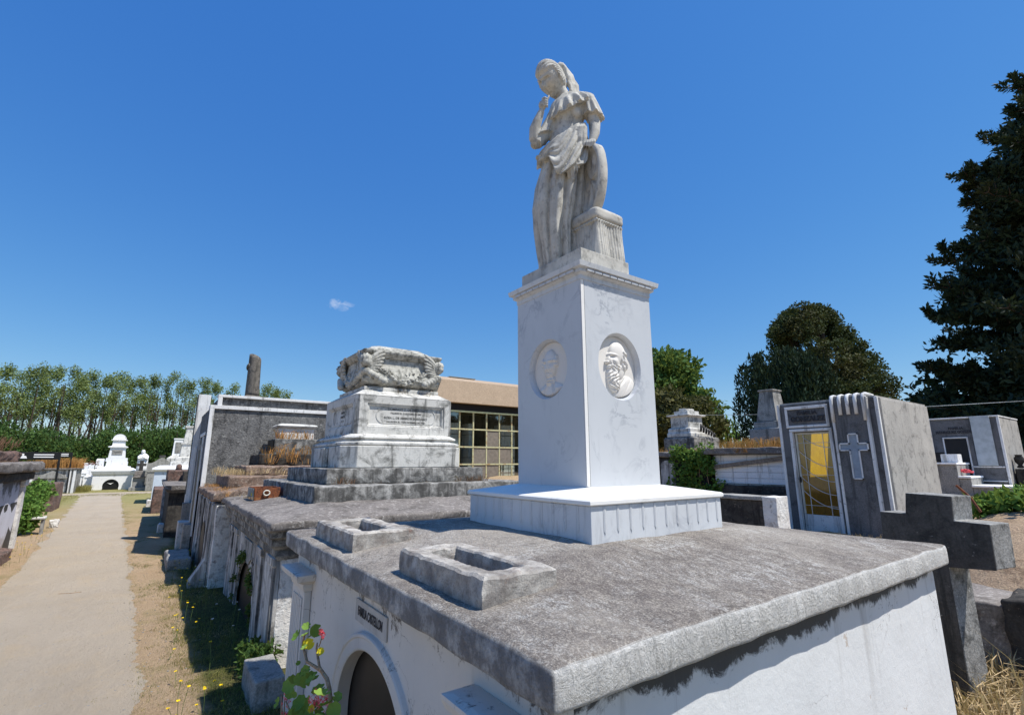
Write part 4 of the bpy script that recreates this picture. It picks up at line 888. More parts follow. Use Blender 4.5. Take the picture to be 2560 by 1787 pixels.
tb = T('chest_tomb', 'small white chest tomb with black end panel among orange dry weeds', 'tomb', (1.6, 11.4, 2.19))
RB('lower_chest', (1.12, 11.0, 2.187), (2.35, 11.8, 2.53), 'base_grey', tb, res=.12, r=.01, amp=.006); BX('end_panel', (1.10, 11.05, 2.2), (1.117, 11.75, 2.51), 'black', tb)
RB('upper_chest', (1.24, 11.2, 2.533), (2.0, 11.75, 2.80), 'peel_wall', tb, res=.12, r=.01, amp=.005); P('cap', lambda b: b.rects([(1.19, 11.15, 2.05, 11.8, 2.803), (1.17, 11.13, 2.07, 11.82, 2.84), (1.2, 11.16, 2.04, 11.79, 2.87), (1.3, 11.25, 1.94, 11.7, 2.895)]), 'tomb_marble', tb)

# ---------------------------------------------------------------- grey rough-cast mausoleum on the left
gm = T('mausoleum', 'large grey roughcast mausoleum edged with white trim, left of the sarcophagus monument', 'mausoleum', (1.3, 13.3, 0))
BX('body', (-.10, 12.0, -.1), (3.2, 14.5, 3.22), 'rough_grey', gm); BX('parapet', (.03, 12.06, 3.30), (3.1, 14.4, 3.50), 'rough_grey', gm)
def bars(name, L, mat, par, bev=.006):
    for q in L: BX(name, q[0], q[1], mat, par, bevel=bev)
bars('trim', [((-.14, 11.955, 0), (-.05, 12.05, 3.22)), ((-.14, 11.955, 3.222), (3.22, 12.30, 3.305)), ((.0, 11.98, 3.307), (.09, 12.07, 3.50)), ((2.95, 11.98, 3.307), (3.1, 12.07, 3.50)), ((0, 11.98, 3.502), (3.14, 12.3, 3.56))], 'white_trim', gm)
BX('facade_band', (-.155, 12.06, 1.6), (-.102, 14.2, 3.2), 'gonz_front', gm); BX('entablature', (-.17, 12.06, 2.62), (-.156, 13.6, 2.70), 'white_trim', gm)
BX('door', (-.172, 12.35, .4), (-.158, 13.3, 2.55), 'dark', gm); bars('door_frame', [((-.19, 12.28, .4), (-.157, 12.345, 2.6)), ((-.19, 13.31, .4), (-.157, 13.38, 2.6))], 'white_trim', gm)
BX('corner_tower', (-.27, 14.5, 0), (.02, 14.9, 3.82), 'white_trim', gm); BX('tower_shade', (-.28, 14.52, 1.2), (-.272, 14.88, 3.8), 'dark', gm)  # dark plate paints the shade on the white tower's path side
bars('tower_rib', [((-.20, 14.44, 0), (-.15, 14.498, 2.4)), ((-.05, 14.44, 0), (.0, 14.498, 2.4))], 'white_trim', gm); BX('tower_foot', (-.32, 14.2, 0), (.0, 14.43, 1.0), 'grey_conc', gm)
for k in range(3): BX('wall_number', (-.182, 12.62+.26*k, 2.30), (-.1725, 12.78+.26*k, 2.43), 'grey_conc', gm)
cl = T('broken_column', 'dark stone column with a slanting broken top rising behind the grey mausoleum', 'column', (1.48, 18, 0))
def shaft_(b):
    R = []; n = 28
    for k in range(13):
        z = 4.28+(5.66-4.28)*k/12; r = .225-.03*k/12
        R.append([(1.46-.02*k/12+r*cos(2*pi*i/n), 18+r*sin(2*pi*i/n), z+.10*(-cos(2*pi*i/n-.6))*(k/12)**4) for i in range(n)])
    b.rings(R)
m['column'] = M_stone('brown_grey_granite', (.24, .215, .185), (.16, .145, .125), (.05, .05, .045), .4, 3, 50, .6, .2)
P('column_shaft', shaft_, 'column', cl, smooth=True)
P('wreath', lambda b: [b.ell((1.43+.2*cos(a), 18+.2*sin(a), 5.30+.06*sin(a*2)), (.045, .045, .07), 6) for a in np.linspace(2.4, 3.6, 5)], 'column', cl, smooth=True)
P('column_base', lambda b: b.lathe((1.47, 18, 4.05), [(.36, 0), (.36, .04), (.37, .07), (.34, .11), (.27, .14), (.29, .18), (.27, .21), (.235, .24)], 28), 'column', cl, smooth=True)
BX('pedestal', (1.05, 17.6, 0), (1.9, 18.4, 4.045), 'dark_conc', cl)
RB('kerb_stone', (-.62, 10.6, -.05), (-.22, 12.0, .20), 'grey_conc', None, res=.15, r=.04, amp=.03, fr=3)
tag(bpy.data.objects['kerb_stone'], 'pale sloped kerb stone lying in the grass at the foot of the streaked crypt', 'stone')
o = RB('planter_post', (-.40, 13.3, -.05), (-.16, 13.8, .62), 'peel_wall', None, res=.12, r=.02, amp=.01); tag(o, 'short whitish post planter standing at the grey mausoleum door', 'planter')
o = RB('planter_post', (-.34, 12.3, -.05), (-.18, 12.6, .66), 'grey_conc', None, res=.12, r=.02, amp=.01); tag(o, 'short grey post planter nearest the streaked crypt, before the mausoleum corner', 'planter')
o = RB('doorstep_block', (-.12, 3.72, -.05), (.13, 4.35, .22), 'grey_conc', None, res=.08, r=.02, amp=.012); tag(o, 'low concrete block in the gap between the two nearest crypts', 'block')

# dark crypt, bricks on it, and those further along the row
c4 = T('burial_crypt', 'dark shaded crypt with a heavy cornice and pale leaning plank, beyond the grey mausoleum', 'crypt', (1, 20, 0))
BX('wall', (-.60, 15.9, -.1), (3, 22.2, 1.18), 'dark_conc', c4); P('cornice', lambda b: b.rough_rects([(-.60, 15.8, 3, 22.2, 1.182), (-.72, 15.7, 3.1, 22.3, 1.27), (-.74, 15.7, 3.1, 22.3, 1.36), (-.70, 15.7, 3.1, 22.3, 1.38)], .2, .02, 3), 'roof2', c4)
P('leaning_plank', lambda b: b.prism([(20.1, .15), (20.4, .15), (21.0, 1.1), (20.4, 1.1)], 'x', -.68, -.605), 'old_wall', c4)
bt = T('brick_tomb', 'low brown brick and rubble tomb sitting on the dark crypt roof', 'tomb', (0, 20.5, 1.38))
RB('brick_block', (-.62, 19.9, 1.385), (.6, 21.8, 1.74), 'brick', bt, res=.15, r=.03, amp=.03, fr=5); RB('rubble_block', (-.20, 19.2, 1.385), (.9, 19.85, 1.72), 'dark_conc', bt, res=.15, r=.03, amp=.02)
P('broken_finial', lambda b: b.lathe((-.30, 20.6, 1.74), [(.11, 0), (.09, .08), (.10, .14), (.05, .2), (.02, .22)], 10), 'brick', bt, smooth=True)
o = RB('brick_wall', (-.95, 24.0, -.05), (-.4, 27.5, .95), 'brick', None, res=.25, r=.04, amp=.04, fr=3); tag(o, 'low crumbling reddish brick wall at the right edge of the path end', 'wall')
c5 = T('burial_crypt', 'small pale blue-white painted crypt with a white roof slab near the path end', 'crypt', (.5, 31, 0))
BX('wall', (-1.0, 30, -.05), (2.2, 33, 1.58), M_stone('blue_white_paint', (.62, .70, .80), (.55, .62, .72), (.3, .3, .3), .1), c5); P('roof_slab', lambda b: b.rects([(-1.05, 29.95, 2.3, 33, 1.582), (-1.12, 29.88, 2.3, 33, 1.66), (-1.12, 29.88, 2.3, 33, 1.72), (-.8, 30.3, 2.2, 33, 1.86)]), 'white_tomb', c5)
pm = T('tomb_monument', 'white tapering pedestal monument with stained cap, close beside the grey mausoleum', 'monument', (.6, 32, 1.7))
P('base', lambda b: b.rects([(-.35, 32, 1.6, 33.6, 1.7), (-.35, 32, 1.6, 33.6, 2.08), (-.15, 32.15, 1.45, 33.4, 2.10), (-.15, 32.15, 1.45, 33.4, 2.28), (.02, 32.3, 1.3, 33.3, 2.34)]), 'tomb_marble', pm)
P('die', lambda b: b.rects([(.03, 32.3, 1.25, 33.3, 2.342), (.10, 32.35, 1.2, 33.25, 3.02), (.02, 32.27, 1.28, 33.33, 3.05), (.02, 32.27, 1.28, 33.33, 3.12)]), 'tomb_marble', pm)
P('urn_block', lambda b: b.rects([(.12, 32.4, 1.15, 33.2, 3.122), (.22, 32.5, 1.05, 33.1, 3.95), (.14, 32.42, 1.13, 33.2, 3.98), (.14, 32.42, 1.13, 33.2, 4.06)]), 'tomb_marble', pm)
pn = T('tomb_monument', 'lower white pedestal monument with sunk grey panel, left of the tapering one', 'monument', (.5, 46, 1.5))
P('base', lambda b: b.rects([(-.35, 46, 1.3, 47.4, 1.6), (-.35, 46, 1.3, 47.4, 2.35), (-.1, 46.15, 1.1, 47.3, 2.55)]), 'tomb_marble', pn); P('die', lambda b: b.rects([(-.05, 46.2, .95, 47.2, 2.552), (.0, 46.25, .9, 47.1, 3.78), (-.05, 46.2, .95, 47.2, 3.82), (-.05, 46.2, .95, 47.2, 3.9)]), 'white_tomb', pn); BX('panel', (.1, 46.18, 2.75), (.8, 46.215, 3.6), 'grey_conc', pn)

# ---------------------------------------------------------------- far end of the path
wt = T('tomb', 'brilliant white stepped tomb with rounded top and round dark door ending the path', 'tomb', (-3.5, 49, 0))
def wfac(b):
    xc = -3.62; poly = [(-4.76, 0), (xc-.50, 0)]+[(xc-.50*cos(a), .28+.50*sin(a)) for a in np.linspace(-.3, pi+.3, 21)]+[(xc+.50, 0), (-2.38, 0), (-2.38, 1.10), (-4.76, 1.10)]
    b.prism(poly, 'y', 48, 48.08)
P('facade', wfac, 'white_tomb', wt); BX('wall', (-4.74, 48.2, 0), (-2.40, 50.8, 1.1), 'white_tomb', wt); BX('door', (-4.3, 48.10, 0), (-2.9, 48.16, .9), 'black', wt)
P('door_emblem', lambda b: b.prism([(-3.86, .52), (-3.66, .47), (-3.46, .52), (-3.58, .44), (-3.64, .38), (-3.72, .44)], 'y', 48.05, 48.09), 'white_tomb', wt)
P('roof', lambda b: b.rects([(-4.78, 47.97, -2.36, 50.9, 1.102), (-4.82, 47.93, -2.32, 50.9, 1.16), (-4.90, 47.85, -2.24, 51, 1.38), (-4.90, 47.85, -2.24, 51, 1.44), (-4.60, 48.2, -2.5, 50.7, 1.60)]), 'white_tomb', wt)
P('tiers', lambda b: b.rects([(-4.25, 48.35, -2.62, 50.2, 1.602), (-4.25, 48.35, -2.62, 50.2, 1.72), (-4.15, 48.5, -2.85, 50, 1.74), (-4.12, 48.5, -2.85, 50, 2.10), (-4.2, 48.5, -2.9, 50, 2.12), (-4.18, 48.5, -2.9, 50, 2.38)]), 'white_tomb', wt)
P('side_lobe', lambda b: b.rects([(-4.75, 48.5, -4.27, 49.6, 1.62), (-4.75, 48.5, -4.27, 49.6, 2.22), (-4.7, 48.55, -4.3, 49.55, 2.32)]), 'white_tomb', wt)
P('pillar', lambda b: b.rects([(-4.08, 48.5, -3.05, 49.5, 2.382), (-4.02, 48.52, -3.10, 49.48, 3.14), (-4.17, 48.4, -2.97, 49.6, 3.20), (-4.17, 48.4, -2.97, 49.6, 3.26), (-3.95, 48.55, -3.16, 49.45, 3.30), (-3.93, 48.55, -3.18, 49.45, 3.68), (-4.04, 48.45, -3.07, 49.55, 3.74), (-4.04, 48.45, -3.07, 49.55, 3.80)]), 'white_tomb', wt)
P('rounded_top', lambda b: b.rings([[(-3.555+.40*cos(a), y, 3.802+.42*sin(a)**.8*1) for a in np.linspace(0, pi, 15)] for y in (48.6, 49.3)]), 'white_tomb', wt)
BX('tablet', (-3.88, 48.47, 2.62), (-3.24, 48.505, 3.02), 'grey_conc', wt); text('FAMILIA', 'inscription', 'letter', wt, (-3.56, 48.46, 2.82), .12, (1, 0, 0))
def praying():
    t_ = T('statue', 'white hooded stone figure with folded arms standing behind the grey stone cross', 'statue', (-1.88, 47.2, 1.2))
    b = MB(); n = 28; R = []
    for z, rx, ry in ((1.25, .33, .26), (1.6, .34, .26), (2.0, .33, .25), (2.3, .32, .24), (2.5, .31, .23), (2.62, .26, .2), (2.68, .15, .13), (2.74, .10, .1)):
        R.append([(-1.85+rx*cos(a)*(1+.06*sin(a*9)), 47.2+ry*sin(a)*(1+.05*sin(a*7)), z) for a in [2*pi*i/n for i in range(n)]])
    b.rings(R); b.ell((-1.90, 47.12, 2.84), (.135, .145, .16), 12, fn=lambda d: 1-.15*(d.y < -.3 and -.6 < d.z < .4)); b.ell((-1.91, 47.05, 2.81), (.075, .09, .10), 10)
    b.tube([(-2.13, 47.1, 2.48), (-2.12, 46.93, 2.30), (-1.93, 46.88, 2.42)], [.085, .08, .05], 10); b.tube([(-1.58, 47.1, 2.48), (-1.60, 46.93, 2.28), (-1.80, 46.88, 2.42)], [.085, .08, .05], 10)
    b.ell((-1.87, 46.86, 2.44), (.055, .05, .07), 8)
    b.build('figure', 'white_tomb', t_, smooth=True); BX('pedestal', (-2.25, 46.85, 0), (-1.45, 47.6, 1.24), 'grey_conc', t_)
praying()
cx = T('cross_tomb', 'low grey stepped tomb carrying a plain stone cross, right of the brilliant white tomb', 'tomb', (-1.85, 45.6, 0))
P('cross', lambda b: b.prism([(-1.98, 1.4), (-1.74, 1.4), (-1.74, 1.76), (-1.56, 1.76), (-1.56, 1.96), (-1.74, 1.96), (-1.74, 2.17), (-1.98, 2.17), (-1.98, 1.96), (-2.16, 1.96), (-2.16, 1.76), (-1.98, 1.76)], 'y', 45.5, 45.66), 'cross', cx, bevel=.01)
P('block', lambda b: b.rects([(-2.3, 45.2, -1.5, 46.3, .95), (-2.3, 45.2, -1.5, 46.3, 1.0), (-2.2, 45.3, -1.58, 46.2, 1.02), (-2.2, 45.3, -1.58, 46.2, 1.38), (-2.1, 45.4, -1.65, 46.1, 1.41)]), 'roof2', cx)
BX('niche', (-2.25, 45.35, 0), (-1.52, 46.2, .948), 'grey_conc', cx); BX('step', (-2.4, 44.7, 0), (-1.4, 45.34, .25), 'grey_conc', cx)
gt = T('tomb', 'grey cement tomb with an S-curved gable beside the stone cross', 'tomb', (-.7, 45, 0))
poly = [(-1.50, 1.35), (.2, 1.35), (.2, 1.95)]+[(.2-1.7*t_, 1.95+.42*exp(-((t_-.5)/.24)**2)) for t_ in np.linspace(.05, .95, 15)]+[(-1.50, 1.98)]
P('gable', lambda b: b.prism(poly, 'y', 44.0, 46.0), 'grey_conc', gt); BX('wall', (-1.42, 44.05, 0), (.15, 46, 1.348), 'grey_conc', gt); BX('finial', (-.85, 44.6, 2.37), (-.45, 44.9, 2.55), 'cross', gt)
# white graves heaped on the left of the tomb
gl = 'small white graves in the plot left of the white tomb'
labs = ['white ledger grave with a lettered headboard', 'white box grave lying lowest and nearest the path', 'small white cross-topped grave in the crowded plot', 'white stepped grave touching the big tomb', 'grey-white slab grave behind the lettered one', 'tiny white headstone beside the orange-topped crypt']
specs = [(-6.0, 50.0, .9, 1.1, 1.75), (-6.05, 47.5, .75, .9, .95), (-6.5, 51.2, .6, .8, 2.1), (-5.15, 50.2, .5, .9, 1.55), (-5.6, 52.5, 1.2, .9, 2.0), (-6.55, 49.0, .4, .5, 1.3)]
for i, (x, y, w, d, h) in enumerate(specs):
    t_ = T('white_grave', labs[i], 'grave', (x, y, 0), gl)
    P('chest', lambda b: b.rects([(x-w/2, y, x+w/2, y+d, 0), (x-w/2, y, x+w/2, y+d, h*.55), (x-w/2-.05, y-.05, x+w/2+.05, y+d, h*.57), (x-w/2-.05, y-.05, x+w/2+.05, y+d, h*.62)]), 'white_tomb', t_)
    if i == 2: P('cross', lambda b: b.prism([(x-.05, h*.62), (x+.05, h*.62), (x+.05, h*.85), (x+.15, h*.85), (x+.15, h*.92), (x+.05, h*.92), (x+.05, h), (x-.05, h), (x-.05, h*.92), (x-.15, h*.92), (x-.15, h*.85), (x-.05, h*.85)], 'y', y+.1, y+.2), 'white_tomb', t_)
    else: P('headboard', lambda b: b.rects([(x-w*.4, y+.1, x+w*.4, y+.25, h*.62), (x-w*.4, y+.1, x+w*.4, y+.25, h*.96), (x-w*.3, y+.12, x+w*.3, y+.23, h)]), 'white_tomb', t_)
def bouquet(x, y, z, mat, lab, n=40, r=.22):
    b = MB(); rg = random.Random(int(x*100))
    for _ in range(n):
        p = Vector((x+rg.gauss(0, r*.6), y+rg.gauss(0, .1), z+abs(rg.gauss(0, r*.35)))); b.ell(p, (.035, .035, .03), 4)
    o = b.build('flower_bouquet', mat, None); tag(o, lab, 'flowers', 'grave flowers near the white tomb')
bouquet(-4.95, 48.0, 1.86, 'rust', 'bunch of dark red dried flowers left of the white tomb pillar', 60, .35); bouquet(-6.3, 47.3, .75, 'pink', 'small pink-red bunch at the foot of the lowest white grave', 25)
bouquet(-5.6, 49.9, 1.8, 'pink', 'pinkish bunch on top of the lettered white ledger grave', 25)
# pediment crypt and its dry grass, sign boards, left row
pc = T('burial_crypt', 'white-grey crypt with a triangular pediment and dry orange grass on its roof', 'crypt', (-6.5, 45.5, 0))
BX('wall', (-7.75, 44.1, 0), (-5.35, 47, 1.55), 'old_wall', pc); BX('roof_slab', (-7.95, 43.95, 1.552), (-5.25, 47.2, 1.66), 'roof2', pc, bevel=.03)
P('pediment', lambda b: b.prism([(-7.35, 1.0), (-5.75, 1.0), (-5.75, 1.08), (-6.55, 1.5), (-7.35, 1.08)], 'y', 43.98, 44.098), 'grey_conc', pc); P('arch', lambda b: b.prism([(-7.0, 0)]+[(-6.5-.5*cos(a), .35+.45*sin(a)) for a in np.linspace(0, pi, 13)]+[(-6.0, 0)], 'y', 44.03, 44.098), 'white_trim', pc)
for x in (-7.62, -5.75, -5.5): BX('pilaster', (x, 44.0, 0), (x+.14, 44.098, 1.55), 'white_trim', pc)
for i, (x, y, h, x0, lab) in enumerate(((-4.82, 31.45, 2.52, -6.35, 'black sign board with white emblem and two white bars on the nearer black post'), (-5.7, 44.0, 2.72, -6.9, 'black sign board with two white bars on the farther black post'))):
    t_ = T('sign_post', lab, 'sign', (x, y, 0)); P('post', lambda b: b.tube([(x, y, -.1), (x-.05, y, h)], .045, 8), 'black', t_); BX('sign_board', (x0, y-.03, h-.36), (x-.05, y+.03, h), 'black', t_)
    L = x-.05-x0
    if i == 0: P('emblem', lambda b: b.prism([(x0+.08, h-.30), (x0+.34, h-.30), (x0+.30, h-.20), (x0+.22, h-.17), (x0+.22, h-.08), (x0+.12, h-.08)], 'y', y-.036, y-.0305), 'white_tomb', t_)
    for k in range(2): BX('white_bar', (x0+L*.38, y-.036, h-.15-.11*k), (x0+L*.86, y-.0305, h-.10-.11*k), 'white_tomb', t_, bevel=0)
lc = T('burial_crypt', 'stained whitish crypt with a thick brown roof slab at the left edge', 'crypt', (-5, 13, 0))
P('roof_slab', lambda b: b.rbox((-7.5, 9.5, 1.80), (-3.35, 16.6, 2.0), res=.25, r=.04, amp=.05, fr=2.5, fn=lambda p: Vector((p.x, p.y, p.z+.05*min(max(-3.35-p.x, 0), 1)))), 'roof2', lc, smooth=True)
RB('cornice', (-7.3, 9.7, 1.60), (-3.48, 16.4, 1.80), 'dark_conc', lc, res=.25, r=.04, amp=.03, fr=3)
P('wall', lambda b: b.rbox((-7.2, 9.8, -.1), (-3.6, 16.1, 1.6), res=.3, r=.02, amp=.02, fr=2), M_wall('lilac_white_stained_wall', (.60, .60, .66), .9, 1.7, .9, sc=3, low=.7, stain=(.08, .075, .075)), lc, smooth=True)
for y in (10.3, 12.9, 15.6): P('pilaster', lambda b: b.rough_rects([(-3.6, y, -3.54, y+.32, -.1), (-3.6, y, -3.54, y+.32, 1.45), (-3.6, y-.05, -3.51, y+.37, 1.47), (-3.6, y-.05, -3.51, y+.37, 1.6)], .15, .006), 'peel_wall', lc)
for y in (11.4, 14.0, 14.9): BX('recess_shade', (-3.607, y, 0), (-3.598, y+.7, 1.1), 'dark', lc)  # thin dark plates paint the shade of recesses onto the flat wall
lt = T('tomb_steps', 'reddish-brown weed-grown stepped tomb base on the left crypt roof', 'tomb', (-6, 13, 2.1))
for a, b_ in (((-7.2, 11.5, 2.03), (-3.75, 16.0, 2.26)), ((-7.2, 12.0, 2.262), (-4.3, 15.4, 2.56)), ((-7.2, 12.3, 2.562), (-4.8, 14.9, 2.92))): RB('step', a, b_, 'brick', lt, res=.25, r=.05, amp=.06, fr=3)
o = RB('brick_wall', (-5.6, 27.5, -.05), (-4.35, 29.8, 1.15), 'brick', None, res=.25, r=.04, amp=.05, fr=3); tag(o, 'broken brown brick wall behind the leafy bush on the left', 'wall')
lv = T('grave_ledge', 'grey slab grave on stubby legs, half hidden by the leafy bush', 'grave', (-4.2, 21, 0)); RB('slab', (-5.9, 20.5, .92), (-4.22, 24.5, 1.04), 'roof2', lv, res=.3, r=.03, amp=.03); BX('side', (-5.8, 20.7, 0), (-4.32, 24.3, .918), 'brick', lv)
ls = T('grave_bench', 'small white-grey stone bench grave beside the path grass on the left', 'grave', (-3.6, 18.8, 0)); RB('top', (-3.75, 18.6, .42), (-3.42, 19.0, .48), 'peel_wall', ls, res=.12, r=.02, amp=.01); RB('foot', (-3.50, 18.65, -.05), (-3.44, 18.95, .42), 'grey_conc', ls, res=.12, r=.01, amp=.01)
o = RB('white_stone', (-3.5, 20.4, -.05), (-3.32, 20.7, .25), 'peel_wall', None, res=.12, r=.08, amp=.05); tag(o, 'broken white stone lying at the foot of the leafy bush', 'stone')
RB('rubble_step', (-3.62, 12.6, -.05), (-3.28, 14.0, .22), 'brick', lc, res=.15, r=.04, amp=.04)
for i, (x, y, z) in enumerate(((-.62, 17.2, .25), (-1.02, 28.2, .3))):
    o = MB().rbox((x-.12, y-.2, -.05), (x+.12, y+.2, z), res=.12, r=.05, amp=.03, seed=i).build('white_stone', 'peel_wall'); tag(o, ['leaning white stone on the right verge below the dark crypt', 'small white marker stone at the far right verge'][i], 'stone')

# ---------------------------------------------------------------- building with the window grid
bd = T('building', 'flat-roofed sandy building with a rusting pale yellow window grid behind the tombs', 'building', (13, 22, 1.0))
P('roof', lambda b: b.prism([(19.55, 4.84), (19.72, 5.93), (20.6, 6.22), (26, 6.22), (26, 4.84)], 'x', 8.2, 22), 'beige_roof', bd)
BX('roof_cap', (10.6, 20.5, 6.222), (12.1, 21.2, 6.27), 'tin', bd); BX('soffit_band', (8.3, 19.9, 4.50), (21.9, 20.2, 4.838), 'black', bd)
BX('rear_wall', (8.3, 24.5, .6), (21.9, 24.8, 4.8), 'grey_conc', bd); BX('side_wall', (8.3, 20.2, .6), (8.5, 24.4, 4.8), 'grey_conc', bd); BX('floor', (8.5, 20.3, .6), (21.9, 24.4, 1.05), 'board', bd)
wf = T('window', 'x', 'x', (12, 20, 1)); del wf['label'], wf['category']; wf.parent = bd; wf.location = Vector((12, 20, 1))-Vector(bd.location)
gx = [8.55+.782*k for k in range(14)]; gz = [1.05, 1.91, 2.74, 3.60, 4.46]
for x in gx: BX('mullion', (x-.035, 19.94, 1.0), (x+.035, 20.0, 4.42), 'yellow_frame', wf, bevel=0)
for z in gz[1:]: BX('rail', (8.3, 19.925, z-.035), (19, 19.938, z+.035), 'yellow_frame', wf, bevel=0)
BX('head_rail', (8.3, 19.90, 4.42), (19, 20.0, 4.50), M_flat('pale_green_yellow_paint', (.62, .68, .42), .6), wf, bevel=0)
boards = {(5, 2), (4, 1), (5, 1), (6, 1), (5, 0), (4, 0)}
tt = NT('grey_window_glass'); tr_ = tt.n.new('ShaderNodeBsdfTransparent'); tr_.inputs[0].default_value = (.80, .86, .82, 1); gls = tt.n.new('ShaderNodeBsdfGlossy'); gls.inputs[1].default_value = .03; gls.inputs[0].default_value = (.9, .95, .95, 1)
fr_ = tt.n.new('ShaderNodeMixShader'); fr_.inputs[0].default_value = .22; tt.l.new(tr_.outputs[0], fr_.inputs[1]); tt.l.new(gls.outputs[0], fr_.inputs[2]); tt.l.new(fr_.outputs[0], tt.n['Material Output'].inputs[0])
for i in range(13):
    for j in range(4):
        x0, x1, z0, z1 = gx[i]+.036, gx[i+1]-.036, gz[j]+.036, gz[j+1]-.036
        if (i, j) in boards: BX('board_panel', (x0, 19.96, z0), (x1, 19.98, z1), 'board', wf, bevel=0)
        else: MB().add([(x0, 19.97, z0), (x1, 19.97, z0), (x1, 19.97, z1), (x0, 19.97, z1)], [(0, 1, 2, 3)]).build('pane', tt.m, wf)
nw = T('white_blocks', 'x', 'x', (12, 21, 1)); del nw['label'], nw['category']; nw.parent = bd; nw.location = Vector((12, 21, 1))-Vector(bd.location)  # white blocks stacked behind the panes
for x in (9.6, 10.5, 11.95, 14.0, 15.6, 17.0):
    for k in range(5): BX('white_block', (x, 20.9, 1.1+.58*k), (x+(.9 if x != 11.95 else .35), 21.6, 1.1+.58*k+.55), 'white_trim', nw, bevel=.01)

# ---------------------------------------------------------------- right-hand side
gz_ = T('mausoleum', 'grey mausoleum with white trim, raised cross and an amber glass door on the right', 'mausoleum', (8.6, 2.25, 0))
X0, X1, Y0, Y1, H = 7.5, 9.72, 1.52, 2.95, 2.93
def gfac(b): b.prism([(Y0, 0), (2.2, 0), (2.2, 2.47), (2.76, 2.47), (2.76, 0), (Y1, 0), (Y1, H), (Y0, H)], 'x', X0, X0+.15)
P('front_wall', gfac, 'gonz_front', gz_); BX('side_wall', (X0+.152, Y0, 0), (X1, Y0+.15, H), 'gonz_side', gz_); BX('far_side_wall', (X0+.152, Y1-.15, 0), (X1, Y1, H), 'gonz_side', gz_)
ROX0, ROX1, ROY0, ROY1 = 8.36, 9.02, 2.24, 2.62  # added unseen roof opening, shaped to let sun onto the yellow panel
P('roof', lambda b: [b.box(*q) for q in (((X0+.02, Y0+.02, H+.002), (ROX0, Y1-.02, H+.03)), ((ROX1, Y0+.02, H+.002), (X1-.02, Y1-.02, H+.03)), ((ROX0, Y0+.02, H+.002), (ROX1, ROY0, H+.03)), ((ROX0, ROY1, H+.002), (ROX1, Y1-.02, H+.03)))], 'gonz_side', gz_)
BX('sun_catch_panel', (X0+.16, Y1-.17, .3), (X1-.16, Y1-.152, 2.90), 'sun_catch_yellow', gz_)  # added yellow panel; sunlit, it makes the bright patch behind the door
BX('rear_wall', (X1-.15, Y0+.152, 0), (X1, Y1-.152, H), 'gonz_side', gz_)
bars('trim', [((X0-.02, Y0-.012, 0), (X0+.03, Y0+.03, H+.01)), ((X0-.02, Y1-.03, 0), (X0+.03, Y1+.012, H+.01))], 'white_trim', gz_)
dg = T('door', 'x', 'x', (X0, 2.5, 1)); del dg['label'], dg['category']; dg.parent = gz_; dg.location = Vector((X0, 2.5, 1))-gz_.location
bars('door_frame', [((X0-.025, 2.755, .9), (X0+.05, 2.80, 2.48)), ((X0-.025, 2.16, .9), (X0+.05, 2.205, 2.48)), ((X0-.025, 2.16, 2.482), (X0+.05, 2.80, 2.525))], 'white_trim', dg)
BX('door_leaf', (X0+.05, 2.21, .9), (X0+.08, 2.75, 1.19), 'white_trim', dg); MB().box((X0+.055, 2.215, 1.192), (X0+.065, 2.745, 2.465)).build('amber_pane', 'amber', dg)
bars('leaf_edge', [((X0+.045, 2.715, 1.192), (X0+.072, 2.745, 2.465)), ((X0+.045, 2.215, 1.192), (X0+.072, 2.235, 2.465)), ((X0+.045, 2.236, 2.44), (X0+.072, 2.714, 2.465))], 'steel', dg, 0)
def grille(b):
    for y in (2.62, 2.33): b.tube([(X0+.045, y, 1.19), (X0+.045, y, 2.46)], .006, 5)
    for z in (2.30, 1.80, 1.33): b.tube([(X0+.048, 2.22, z), (X0+.048, 2.74, z)], .004, 5)
    for zz in (2.5, 2.2, 1.98, 1.78, 1.58): b.tube([(X0+.043, 2.735-.5*t_, zz-.28*(1-(1-t_)**2.0)) for t_ in np.linspace(0 if zz < 2.45 else .2, 1, 11)], .0055, 5)
P('grille', grille, 'steel', dg); P('handle', lambda b: b.ell((X0+.03, 2.73, 1.72), (.02, .012, .05), 8), 'black', dg)
bars('sign_frame', [((X0-.022, 2.18, 2.845), (X0-.001, 2.84, 2.89)), ((X0-.022, 2.18, 2.545), (X0-.001, 2.84, 2.585)), ((X0-.022, 2.18, 2.586), (X0-.001, 2.225, 2.844)), ((X0-.022, 2.80, 2.586), (X0-.001, 2.84, 2.844))], 'white_trim', gz_)
text('FAMILIA', 'inscription', 'letter', gz_, (X0-.012, 2.50, 2.78), .085, (0, -1, 0), depth=.006, sx=1.0, bold=.003); text('GONZALEZ', 'inscription', 'letter', gz_, (X0-.012, 2.50, 2.68), .115, (0, -1, 0), depth=.008, sx=.85, bold=.004)
# raised pilaster with the cross
P('cross_pilaster', lambda b: b.rings([[(x, y, z) for y in (1.66, 2.08)][::1]+[(x2, y, z2) for y, x2, z2 in ((2.08, X0-.002, z), (1.66, X0-.002, z))] for x, z in ((X0-.06, .2), (X0-.06, 2.92), (X0-.05, 2.97), (X0-.02, 3.0))]), 'gonz_front', gz_)
bars('trim', [((X0-.085, 2.08, .2), (X0+.0, 2.115, 2.95)), ((X0-.085, 1.625, .2), (X0+.0, 1.66, 2.95))], 'white_trim', gz_, .01)
for k in range(5): P('roof_fin', lambda b: b.tube([(X0-.075, 2.095-.107*k, 2.70 if k not in (0, 4) else 2.6), (X0-.078, 2.095-.107*k, 2.93), (X0-.05, 2.095-.107*k, 2.985), (X0+.03, 2.095-.107*k, 3.0), (X0+.3, 2.095-.107*k, 2.99)], .026, 8), 'white_trim', gz_, smooth=True)
